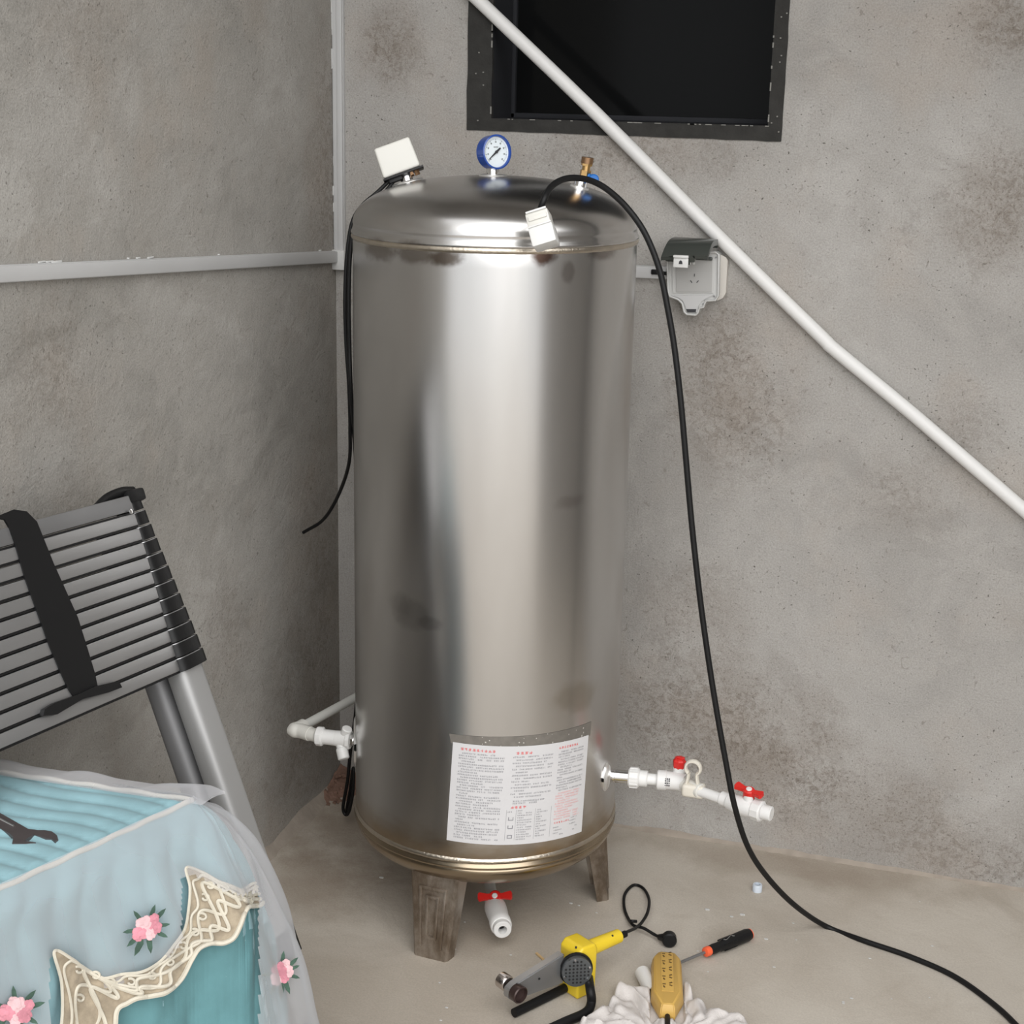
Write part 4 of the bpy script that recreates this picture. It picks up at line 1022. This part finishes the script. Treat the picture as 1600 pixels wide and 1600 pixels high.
def band_pt(k, t, lift=.005):
    lift += .020
    x_ = U_[k][0]*(1-t)+L_[k][0]*t; y_ = U_[k][1]*(1-t)+L_[k][1]*t
    return hit(x_, y_, lift=lift)
bm = BM(); prev = None
for k in range(len(U_)):
    col = []
    for j in range(9):
        h_ = band_pt(k, j/8)
        col.append(bm.verts.new(h_[0]) if h_ else None)
    if prev:
        for j in range(8):
            f_ = (prev[j], prev[j+1], col[j+1], col[j])
            if all(f_) and max((a.co-b.co).length for a in f_ for b in f_) < .08: bm.faces.new(f_)
    prev = col
bmesh.ops.delete(bm, geom=[v for v in bm.verts if not v.link_faces], context='VERTS')
lace = obj('lace_band', bm, MAT_GOLD, cov, ang=80); lace['label'] = 'scalloped gold and cream lace band'
def cord(bm, fn, r=.0024, lift=.007, n=6):
    P = []
    for k in range(len(U_)):
        t_ = fn(k)
        if t_ is None:
            if len(P) > 3: tube(bm, P, r, n, 2)
            P = []; continue
        h_ = band_pt(k, min(1.02, max(-.02, t_)), lift)
        if h_ and (not P or (P[-1]-h_[0]).length < .05): P.append(h_[0])
        elif h_:
            if len(P) > 3: tube(bm, P, r, n, 2)
            P = [h_[0]]
    if len(P) > 3: tube(bm, P, r, n, 2)
bm = BM()
cord(bm, lambda k: .99, .0040); cord(bm, lambda k: .01, .0024)
cord(bm, lambda k: .16+.05*math.sin(k*.5), .0022)
cord(bm, lambda k: .50+.22*math.sin(k*.23), .0030); cord(bm, lambda k: .50-.24*math.sin(k*.23+.6), .0026)
cord(bm, lambda k: .72+.14*math.sin(k*.42+1), .0030)
random.seed(21)
for k in range(6, len(U_)-4, 9):     # scroll curls
    for tt in (.35,):
        P = []
        for a in range(0, 330, 30):
            rr = 1-a/500; cx_ = U_[k][0]*(1-tt)+L_[k][0]*tt; cy_ = U_[k][1]*(1-tt)+L_[k][1]*tt; R_ = 8*rr
            h_ = hit(cx_+R_*math.cos(math.radians(a+k*40)), cy_+R_*.8*math.sin(math.radians(a+k*40)), lift=.028)
            if h_: P.append(h_[0])
        if len(P) > 4: tube(bm, P, .0020, 6, 2)
o = obj('lace_cord', bm, MAT_CREAM, lace); o['kind'] = 'stuff'
# teal lower quilt panel below the lace
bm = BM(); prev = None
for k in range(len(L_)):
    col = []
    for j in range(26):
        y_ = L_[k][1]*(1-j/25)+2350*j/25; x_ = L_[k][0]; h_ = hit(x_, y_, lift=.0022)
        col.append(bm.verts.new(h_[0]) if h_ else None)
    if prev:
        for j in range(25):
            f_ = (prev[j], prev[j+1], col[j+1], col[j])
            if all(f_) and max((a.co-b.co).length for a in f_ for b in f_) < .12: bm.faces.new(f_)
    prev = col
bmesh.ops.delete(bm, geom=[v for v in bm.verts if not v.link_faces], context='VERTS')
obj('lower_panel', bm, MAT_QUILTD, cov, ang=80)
# thin sewn veil over the upper quilt is the tulle skirt, wider than the quilt
tul = thing('tulle_overlay', (C0.x, C0.y, H), 'sheer white tulle veil draped over the turquoise quilted cover', 'fabric')
lace_y = lambda x_: min([p[1] for p in U_ if abs(p[0]-x_) < 8] or [1e9])+12
def tulle_cut(s_, co):
    x_, y_ = proj(co)
    return s_ < .22 and x_ < 402 and y_ > lace_y(x_)
bmt = drape(.124, .024, DOWN+.08, relief=False, n_u=260, n_v=110, seed=2, folds=.0055, ripple=60, cs=.34, cut=tulle_cut)
bt = BVHTree.FromBMesh(bmt); obj('skirt', bmt, MAT_TULLE, tul, ang=80)
bm = BM(); g = []      # gathered flap over the back edge and the corner tip
for i in range(61):
    v = -.06+.48*i/60; row = []
    for j in range(9):
        t_ = j/8; u = -.035+.05*t_; hgt = .008+.016*math.sin(t_*PI)*(.6+.4*math.sin(v*40))+(.012*math.exp(-((v-.0)/.03)**2))*(1-t_)
        row.append(bm.verts.new(TB(u, max(v, -.03), H+hgt)))
    g.append(row)
for i in range(60):
    for j in range(8): bm.faces.new((g[i][j], g[i+1][j], g[i+1][j+1], g[i][j+1]))
obj('back_flap', bm, MAT_TULLE, tul, ang=80)
# embroidered flowers
def flower(px, py, sc_, rot, name_mat=(MAT_PINK, MAT_PINK2), tree=bq, parent=cov, lift=.034, seed=1, faded=False):
    random.seed(seed); h_ = hit(px, py, tree, lift)
    if not h_: return
    p, n_ = h_; n_ = (n_*.4-ray(px, py)*.6).normalized(); x = (RT-n_*RT.dot(n_)).normalized(); y = n_.cross(x)
    m_ = mat4(x, y, n_, p) @ Matrix.Rotation(rot, 4, 'Z')
    root = None
    for i, (cx_, cy_, rr) in enumerate(((-.013, -.004, .012), (.0, .007, .012), (.011, -.003, .011), (.001, -.009, .010), (.013, .010, .008), (-.008, .010, .008))):
        bm = BM()
        for a in range(6):
            an = a*PI/3+random.random()*.4; r2 = rr*sc_*.58
            bmesh.ops.create_icosphere(bm, subdivisions=1, radius=r2, matrix=m_ @ Matrix.Translation((cx_*sc_+math.cos(an)*r2*.85, cy_*sc_+math.sin(an)*r2*.85, random.uniform(0, .003))) @ Matrix.Diagonal((1, 1, .35, 1)))
        bmesh.ops.create_icosphere(bm, subdivisions=1, radius=rr*sc_*.4, matrix=m_ @ Matrix.Translation((cx_*sc_, cy_*sc_, .003)) @ Matrix.Diagonal((1, 1, .5, 1)))
        mt_ = name_mat[i % 2]
        if root is None: root = obj('flower', bm, mt_, parent)
        else: obj('blossom', bm, mt_, root)
    bm = BM()
    for i, (an, d0, L) in enumerate(((1.1, .018, .022), (1.9, .018, .020), (.35, .022, .022), (-.2, .022, .018), (3.6, .020, .024), (4.1, .018, .030), (4.6, .016, .026), (5.4, .020, .020), (2.9, .022, .020))):
        an += random.uniform(-.15, .15); L *= sc_; d0 *= sc_*.75
        mm = m_ @ Matrix.Rotation(an, 4, 'Z') @ Matrix.Translation((d0, 0, -.001)); w_ = L*.17
        prism(bm, [(0, 0), (L*.3, w_), (L*.7, w_*.8), (L, 0), (L*.65, -w_*.8), (L*.25, -w_*.9)], mm, .0012)
    lf = obj('leaf_spray', bm, MAT_LEAF, root)
flower(230, 1450, 1.0, .3, seed=1); flower(392, 1314, .78, .9, seed=2); flower(26, 1580, 1.05, -.2, seed=3)
flower(440, 1520, .95, .5, tree=bt, parent=tul, lift=.006, seed=4, name_mat=(MAT_PINK2, MAT_PINK))

# ------------------------------------------------------------------ wrench on the quilt
zw = H+.0115
wr = thing('wrench', at(30, 1300, 2, zw), 'dark steel open-ended wrench lying on the turquoise quilt', 'wrench')
def wz(px, py): p = at(px, py, 2, zw); return p
jaw = [(-30, 1256), (0, 1270), (30, 1287), (44, 1295), (60, 1297), (70, 1297), (81, 1299), (89, 1305), (91, 1312), (86, 1314), (80, 1310), (71, 1309), (62, 1306), (54, 1303.5), (44, 1309), (38, 1313.5), (56, 1316), (40, 1318), (19, 1317.5), (21, 1308), (16, 1303), (0, 1294), (-30, 1279)]
bm = BM(); a_ = [bm.verts.new(wz(*p)) for p in jaw]; b_ = [bm.verts.new(wz(*p)-V((0, 0, .007))) for p in jaw]
bm.faces.new(a_); bm.faces.new(b_[::-1])
for i in range(len(jaw)): bm.faces.new((a_[i], b_[i], b_[(i+1) % len(jaw)], a_[(i+1) % len(jaw)]))
obj('shank', bm, MAT_STEELD, wr, ang=20)
bm = BM(); ks = [wz(-28, 1266), wz(2, 1281), wz(22, 1291)]; tube(bm, [p+V((0, 0, .0005)) for p in ks], .0016, 8, 3); obj('edge_rib', bm, MAT_GALV, wr)
bm = BM(); e = wz(-28, 1268); e2 = e+(wz(-28, 1268)-wz(20, 1291)).normalized()*.10; cyl(bm, e, e2, .008, n=12); sphere(bm, e2, .016, 2, (1, 1, .4)); obj('ring_end', bm, MAT_STEELD, wr)

# ------------------------------------------------------------------ pipe welding tool
Zt = .085
pa, pb = at(793, 1540, 2, Zt), at(968, 1463, 2, Zt)
ax_ = (pb-pa).normalized(); sx = V((0, 0, 1)).cross(ax_); sx = sx if sx.y < 0 else -sx   # sx points toward the viewer
wt_ = thing('pipe_welder', at(895, 1560, 2, 0), 'yellow plastic pipe welding iron with grey heating plate resting on its black stand', 'power tool')
pB = at(903, 1490, 2, Zt); k_ = (pB-pa).dot(ax_); Bc = pa+ax_*k_
mw = mat4(ax_, V((0, 0, 1)).cross(ax_), V((0, 0, 1)), Bc)
bm = BM()
pr = [(-.028, -.085), (.024, -.085), (.027, .018), (.020, .032), (-.016, .034), (-.028, .022)]
for s_ in (0,):
    y0, y1 = -.030, .030
    mm = mat4(ax_, V((0, 0, 1)), sx, Bc-sx*.030)
    r_ = len(bm.verts); prism(bm, pr, mm, .060)
bmesh.ops.bevel(bm, geom=list(bm.edges), offset=.006, segments=3, affect='EDGES', profile=.6)
body = obj('housing', bm, MAT_YEL, wt_)
bm = BM(); cyl(bm, Bc+ax_*.015+V((0, 0, .004)), pb+V((0, 0, .002)), .0175, .0150, n=28, bev=.003); obj('grip', bm, MAT_YEL, wt_)
bm = BM()
for px, py, zz in ((900, 1480, Zt+.032), (957, 1462, Zt+.016)):
    p = at(px, py, 2, zz); cyl(bm, p-V((0, 0, .002)), p+V((0, 0, .0012)), .0022, n=10)
obj('screw_hole', bm, MAT_INK, body)
# perforated guard
gc = Bc-ax_*.030+V((0, 0, -.012)); 
gax = (-ax_*.50+sx*.85).normalized(); gx = V((0, 0, 1)).cross(gax).normalized(); gm = mat4(gx, gax.cross(gx), gax, Bc-ax_*.034+sx*.030+V((0, 0, -.010)))
bm = BM(); prism(bm, [(.036*math.cos(2*PI*i/28)*1.0, .038*math.sin(2*PI*i/28)) for i in range(28)], gm @ Matrix.Translation((0, 0, -.006)), .005); obj('guard_back', bm, MAT_BLKP, wt_, ang=30)
bm = BM(); prism(bm, [(.032*math.cos(2*PI*i/28), .034*math.sin(2*PI*i/28)) for i in range(28)], gm @ Matrix.Translation((0, 0, 0)), .010); gd = obj('heat_guard', bm, M('guard_grey', (.15, .16, .165), .35, .7), wt_, ang=30)
bm = BM()
for i in range(-3, 4):
    for j in range(-3, 4):
        if i*i+j*j > 10: continue
        prism(bm, [(.0024*math.cos(2*PI*k/8)+i*.0080, .0024*math.sin(2*PI*k/8)+j*.0080) for k in range(8)], gm @ Matrix.Translation((0, 0, .0100)), .0005)
obj('vent_hole', bm, MAT_VOID, gd)['kind'] = 'stuff'
bm = BM()
for a in (20, -35, 100, 200): prism(bm, [(.0024*math.cos(2*PI*k/8)+.028*math.cos(math.radians(a)), .0024*math.sin(2*PI*k/8)+.029*math.sin(math.radians(a))) for k in range(8)], gm @ Matrix.Translation((0, 0, .0100)), .0015)
obj('screw', bm, MAT_CHROME, gd)['kind'] = 'stuff'
# heating plate: tapered slab
pe = pa; mp = mat4((-ax_), V((0, 0, 1)), sx, Bc-sx*.008)
Lp = (Bc-pe).length
bm = BM(); prism(bm, [(.052, .026), (Lp-.012, .004), (Lp+.004, -.004), (Lp+.006, -.022), (Lp-.006, -.033), (.052, -.044)], mp, .020); bmesh.ops.bevel(bm, geom=list(bm.edges), offset=.0025, segments=2, affect='EDGES'); plate = obj('heating_plate', bm, MAT_ALU, wt_, ang=30)
sp_ = Bc-ax_*(Lp-.012)+V((0, 0, -.013))
bm = BM(); x, y, z = frame(sx); lathe(bm, [(0, .010), (.017, .010), (.0185, .013), (.0185, .028), (.0160, .030), (.0150, .022), (0, .020)], mat4(x, y, z, sp_), 28, close=False); obj('heating_socket', bm, MAT_TEFL, plate)
bm = BM(); lathe(bm, [(.017, -.034), (.017, -.016), (.014, -.012), (0, -.012)], mat4(x, y, z, sp_+V((0, 0, .006))), 28); obj('heating_socket', bm, M('chrome_socket', (.6, .55, .52), .2, 1.), plate)
bm = BM(); p = Bc-ax_*(Lp*.62)+sx*.013+V((0, 0, -.006)); lathe(bm, [(.0025, 0), (.0025, .001), (0, .001)], mat4(x, y, z, p), 10); obj('bolt_hole', bm, MAT_VOID, plate)
# stand: bent black tube
zt = .011
bm = BM()
s1 = [at(803, 1583, 2, zt), at(850, 1560, 2, zt), at(893, 1538, 2, zt), Bc-sx*-.0+V((0, 0, -.070))]
s1[3] = Bc+ax_*.0+V((0, 0, -.066))-sx*.015
tube(bm, s1[:3]+[s1[2].lerp(s1[3], .6)], .0098, 14, 6)
top = Bc+ax_*.020+sx*-.020+V((0, 0, -.045)); bend = at(925, 1573, 2, zt)
tube(bm, [Bc+ax_*.024+sx*.004+V((0, 0, -.05)), at(922, 1545, 2, .045), at(924, 1566, 2, .020), at(915, 1582, 2, zt), at(880, 1598, 2, zt), at(840, 1617, 2, zt), at(800, 1640, 2, zt)], .0098, 14, 8)
obj('stand', bm, MAT_BLK, wt_)
# cord: leaves the grip, makes a tied loop, ends in a plug
cz = .006
pts_ = [pb+V((0, 0, .002))]+[at(px, py, 2, z_) for px, py, z_ in ((980, 1456, .06), (993, 1450, .03), (1003, 1441, .02), (1012, 1425, .02), (1014, 1405, .012), (1005, 1388, cz), (990, 1383, cz), (977, 1396, cz), (975, 1415, cz), (980, 1432, cz), (990, 1446, .012), (1005, 1450, .016), (1022, 1460, .012), (1034, 1466, .012))]
bm = BM(); tube(bm, pts_, .0036, 10); cd_ = obj('cord', bm, MAT_BLK, wt_)
bm = BM(); p0 = pts_[0]; tube(bm, [pb-ax_*.004, pb+ax_*.018], .0075, 12, smooth=False); k2 = at(988, 1441, 2, .014); tube(bm, [k2+V((-.008, .004, 0)), k2+V((0, -.006, .006)), k2+V((.010, .0, .004))], .0036, 8); obj('strain_relief', bm, MAT_BLK, cd_)
bm = BM(); pc = at(1045, 1467, 2, .018); dp_ = (pc-pts_[-1]); dp_.z = 0; dp_.normalize()
cyl(bm, pts_[-1]-dp_*.008, pc-dp_*.004, .0065, .012, n=16); cyl(bm, pc+V((.004, -.010, .0)), pc+V((-.002, .012, -.002)), .0165, n=28, bev=.003); obj('plug', bm, MAT_BLKP, wt_)

# ------------------------------------------------------------------ wood splinter by the welder
bm = BM(); a_, b_ = at(838, 1489, 2, .003), at(849, 1499, 2, .003); x, y, z = frame(b_-a_); box(bm, (0, 0, (b_-a_).length/2), (.003, .005, (b_-a_).length), mat4(x, y, z, a_)); tag(obj('wood_splinter', bm, MAT_WOOD, loc=a_), 'thin wood splinter on the floor behind the pipe welder plate', 'splinter')

# ------------------------------------------------------------------ yellow power strip
pt, pbm = at(1040, 1516, 2, 0), at(1042, 1608, 2, 0)
ln = (pbm-pt); Ls = ln.length; dx = ln.normalized(); dy = V((0, 0, 1)).cross(dx)
ps = thing('power_strip', pt, 'yellow rectangular power strip with rows of sockets lying on the white rag', 'power strip')
zoff = .012; mS = mat4(dy, dx, V((0, 0, -1)), V((pt.x, pt.y, zoff))); mS = mat4(-dy if False else dy, dx, dy.cross(dx), V((pt.x, pt.y, zoff)))
up_ = dy.cross(dx).z
hgt_ = .038; sgn = 1 if up_ > 0 else -1
def strip_outline(inset):
    return [(-.022+inset, 0+inset), (.022-inset, 0+inset), (.033-inset, .026+inset*.3), (.034-inset, Ls*.72), (.015-inset*.5, Ls*.97-inset), (-.015+inset*.5, Ls*.97-inset), (-.034+inset, Ls*.72), (-.033+inset, .026+inset*.3)]
bm = BM(); R_ = []
for ins, z_ in ((.004, 0), (0, .006), (0, .016), (.003, .032), (.008, hgt_), ):
    R_.append([bm.verts.new(mS @ V((x_, y_, sgn*z_))) for x_, y_ in strip_outline(ins)])
for A, B in zip(R_, R_[1:]):
    for i in range(8): bm.faces.new((A[i], A[(i+1) % 8], B[(i+1) % 8], B[i]))
bm.faces.new(R_[0][::-1]); bm.faces.new(R_[-1]); bmesh.ops.bevel(bm, geom=[e for e in bm.edges], offset=.002, segments=2, affect='EDGES')
obj('housing', bm, MAT_YEL2, ps, ang=50)
for gi in range(5):
    bm = BM(); yy = .018+gi*.030
    for (a, b, ang) in ((-.007, 0, 0), (.007, .004, .6), (.007, -.006, -.6), (-.007, .010, 1.2)):
        mm = mS @ Matrix.Translation((a, yy+b, sgn*(hgt_+.0014))) @ Matrix.Rotation(ang, 4, 'Z'); box(bm, (0, 0, 0), (.0066, .0030, .0010), mm)
    obj('socket', bm, M('slot_brown', (.12, .07, .02), .6) if gi == 0 else bpy.data.materials['slot_brown'], ps)
bm = BM(); box(bm, (0, .088, sgn*(hgt_-.0005)), (.026, .150, .0030), mS, bev=.0012); obj('socket_panel', bm, MAT_YEL2, ps)
bm = BM(); e = mS @ V((0, Ls*.955, sgn*.014)); tube(bm, [e-dx*.005, e+dx*.03, e+dx*.10+V((0, 0, -.006)), e+dx*.2+V((0.03, 0, -.010))], .0055, 10); obj('cord', bm, MAT_BLK, ps)

# ------------------------------------------------------------------ screwdriver
zs_ = .016
a_, b_, c_ = at(1054, 1507, 2, .013), at(1104, 1487, 2, zs_), at(1172, 1459, 2, zs_)
sd_ = thing('screwdriver', b_, 'screwdriver with black and orange handle lying on the floor behind the power strip', 'screwdriver')
dr = (c_-b_).normalized(); b_ = at(1104, 1487, 2, zs_)
bm = BM(); cyl(bm, b_-dr*.085, b_+dr*.004, .0034, n=14); obj('shaft', bm, MAT_ALUD, sd_)
x, y, z = frame(dr); Lh = (c_-b_).length
bm = BM(); lathe(bm, [(.006, .006), (.0105, .010), (.0115, .022), (.0105, .035), (.0140, .055), (.0145, Lh-.012), (.0125, Lh-.002), (0, Lh)], mat4(x, y, z, b_), 24); gh = obj('handle', bm, MAT_BLKP, sd_)
bm = BM(); lathe(bm, [(.004, -.006), (.0105, -.004), (.0115, .004), (.0100, .010), (.004, .011)], mat4(x, y, z, b_), 24); obj('orange_collar', bm, MAT_ORANGE, sd_)
bm = BM(); lathe(bm, [(.0128, Lh-.006), (.0122, Lh), (.0085, Lh+.0025), (0, Lh+.003)], mat4(x, y, z, b_), 24); obj('orange_end', bm, MAT_ORANGE, sd_)
bm = BM()
for k in range(6):
    a = 2*PI*k/6; p = b_+dr*.06+(x*math.cos(a)+y*math.sin(a))*.0142; box(bm, (0, 0, .004), (.0022, .0022, .040), mat4(x, y, z, p), bev=.001)
obj('grip_rib', bm, MAT_BLK, gh)['kind'] = 'stuff'
bm = BM()
pm_ = b_+dr*.050+V((0, -.0, .0142)); tube(bm, [pm_, pm_+dr*.012+V((0, -.008, .0)), pm_+dr*.022+V((0, .001, .0005)), pm_+dr*.036+V((0, -.006, 0))], .0009, 6); obj('grey_marking', bm, MAT_GALV, gh)

# ------------------------------------------------------------------ white plastic offcut beside the power strip
a_, b_ = at(1003, 1518, 2, .018), at(1020, 1552, 2, .018)
pc_ = thing('pipe_offcut', a_, 'short white plastic pipe piece lying left of the yellow power strip', 'pipe piece')
bm = BM(); x, y, z = frame(b_-a_); Lq = (b_-a_).length; lathe(bm, [(0, -.004), (.011, -.002), (.0165, .004), (.0165, Lq), (.0130, Lq), (.0130, Lq*.6), (0, Lq*.6)], mat4(x, y, z, a_), 28, close=False); obj('tube', bm, MAT_PVC2, pc_)

# ------------------------------------------------------------------ small white ring cap near the cable
p = at(1183, 1392, 2, 0); bm = BM(); lathe(bm, [(.0075, 0), (.0115, 0), (.0120, .014), (.0105, .018), (.0070, .018), (.0065, .004)], Matrix.Translation(p), 24); tag(obj('plastic_ring', bm, M('bluish_plastic', (.62, .68, .76), .35), loc=p), 'tiny bluish white plastic ring on the floor by the black cable', 'ring')

# ------------------------------------------------------------------ rag
out = [(905, 1608), (935, 1590), (952, 1575), (962, 1548), (974, 1544), (990, 1556), (1010, 1558), (1035, 1560), (1062, 1552), (1075, 1549), (1085, 1568), (1102, 1578), (1118, 1594), (1150, 1600), (1175, 1618), (1190, 1680), (1080, 1720), (940, 1700), (890, 1650)]
op = [at(x_, y_, 2, 0) for x_, y_ in smooth2(out+[out[0]], 6)]
cr = at(1040, 1640, 2, 0); bm = BM(); rg_ = []; NRg = 44
for i in range(NRg+1):
    t_ = 1-i/NRg; row = []
    for j, p in enumerate(op[:-1]):
        q_ = cr.lerp(p, t_); a = math.atan2(q_.y-cr.y, q_.x-cr.x)
        h_ = .007+.010*abs(mnoise.noise(V((a*3.4, t_*.8, 1))))**.7*2+.005*abs(mnoise.noise(V((q_.x*26, q_.y*26, 5))))*2
        fold = abs(math.sin(a*9+4*mnoise.noise(V((a*2, t_*3, 8)))))**.8*.020*t_
        z_ = (h_+fold)*min(1, (1-t_)/.06+.10)
        # pressed flat under the strip
        loc = mS.inverted() @ V((q_.x, q_.y, zoff))
        if abs(loc.x) < .036 and -.01 < loc.y < Ls: z_ = min(z_, .0105)
        row.append(bm.verts.new((q_.x, q_.y, z_)))
    rg_.append(row)
for A, B in zip(rg_, rg_[1:]):
    n_ = len(A)
    for j in range(n_): bm.faces.new((A[j], A[(j+1) % n_], B[(j+1) % n_], B[j]))
bmesh.ops.remove_doubles(bm, verts=bm.verts, dist=1e-5)
tag(obj('rag', bm, MAT_RAG, loc=cr, ang=80), 'crumpled white cotton rag on the floor at the bottom edge', 'cloth')

# ------------------------------------------------------------------ rubble in the wall corner, chips on the floor
bm = BM(); random.seed(9)
g = []
for i in range(17):
    row = []
    for j in range(17):
        u, v = i/16, j/16; x_ = .002+.12*u; y_ = -.002-.15*v; hh = max(0, 1-u-v*.9)*.055+.012*mnoise.noise(V((u*9, v*9, 1)))
        row.append(bm.verts.new((x_, y_, max(hh, -.004))))
    g.append(row)
for i in range(16):
    for j in range(16):
        if i+j < 20: bm.faces.new((g[i][j], g[i+1][j], g[i+1][j+1], g[i][j+1]))
for k in range(40):
    u, v = random.random()*.8, random.random()*.8
    if u+v > 1: continue
    sphere(bm, (.01+.11*u, -.01-.12*v, .004+max(0, 1-u-v*.9)*.05), random.uniform(.003, .008), 1, (1, 1, .7))
bmesh.ops.delete(bm, geom=[v for v in bm.verts if not v.link_faces], context='VERTS')
o = tag(obj('brick_rubble', bm, MAT_BRICK, loc=(.03, -.03, 0), ang=60), 'small heap of reddish brick dust in the wall corner behind the tank', 'rubble'); o['kind'] = 'stuff'
bm = BM(); random.seed(13)
for k in range(30):
    px, py = random.uniform(560, 1500), random.uniform(1400, 1600)
    if k < 6: px, py = ((596, 1371), (892, 1411), (1105, 1421), (1143, 1432), (1160, 1429), (1197, 1467))[k]
    p = at(px, py, 2, .001)
    if p.y > -.03: continue
    s_ = random.uniform(.0012, .003) if k > 5 else random.uniform(.003, .005)
    sphere(bm, p, s_, 1, (1.6, 1, .5))
o = tag(obj('chips', bm, MAT_CAULK, loc=(.9, -.6, 0)), 'scattered pale plaster and shaving crumbs on the concrete floor', 'debris'); o['kind'] = 'stuff'
bm = BM(); p = at(478, 1600, 2, .004); tube(bm, [p+V((-.012, -.004, 0)), p, p+V((.010, .010, .002))], .0028, 8, rf=lambda t: 1.4-t); tag(obj('black_scrap', bm, MAT_BLK, loc=p), 'small black plastic scrap on the floor beside the tulle', 'scrap')
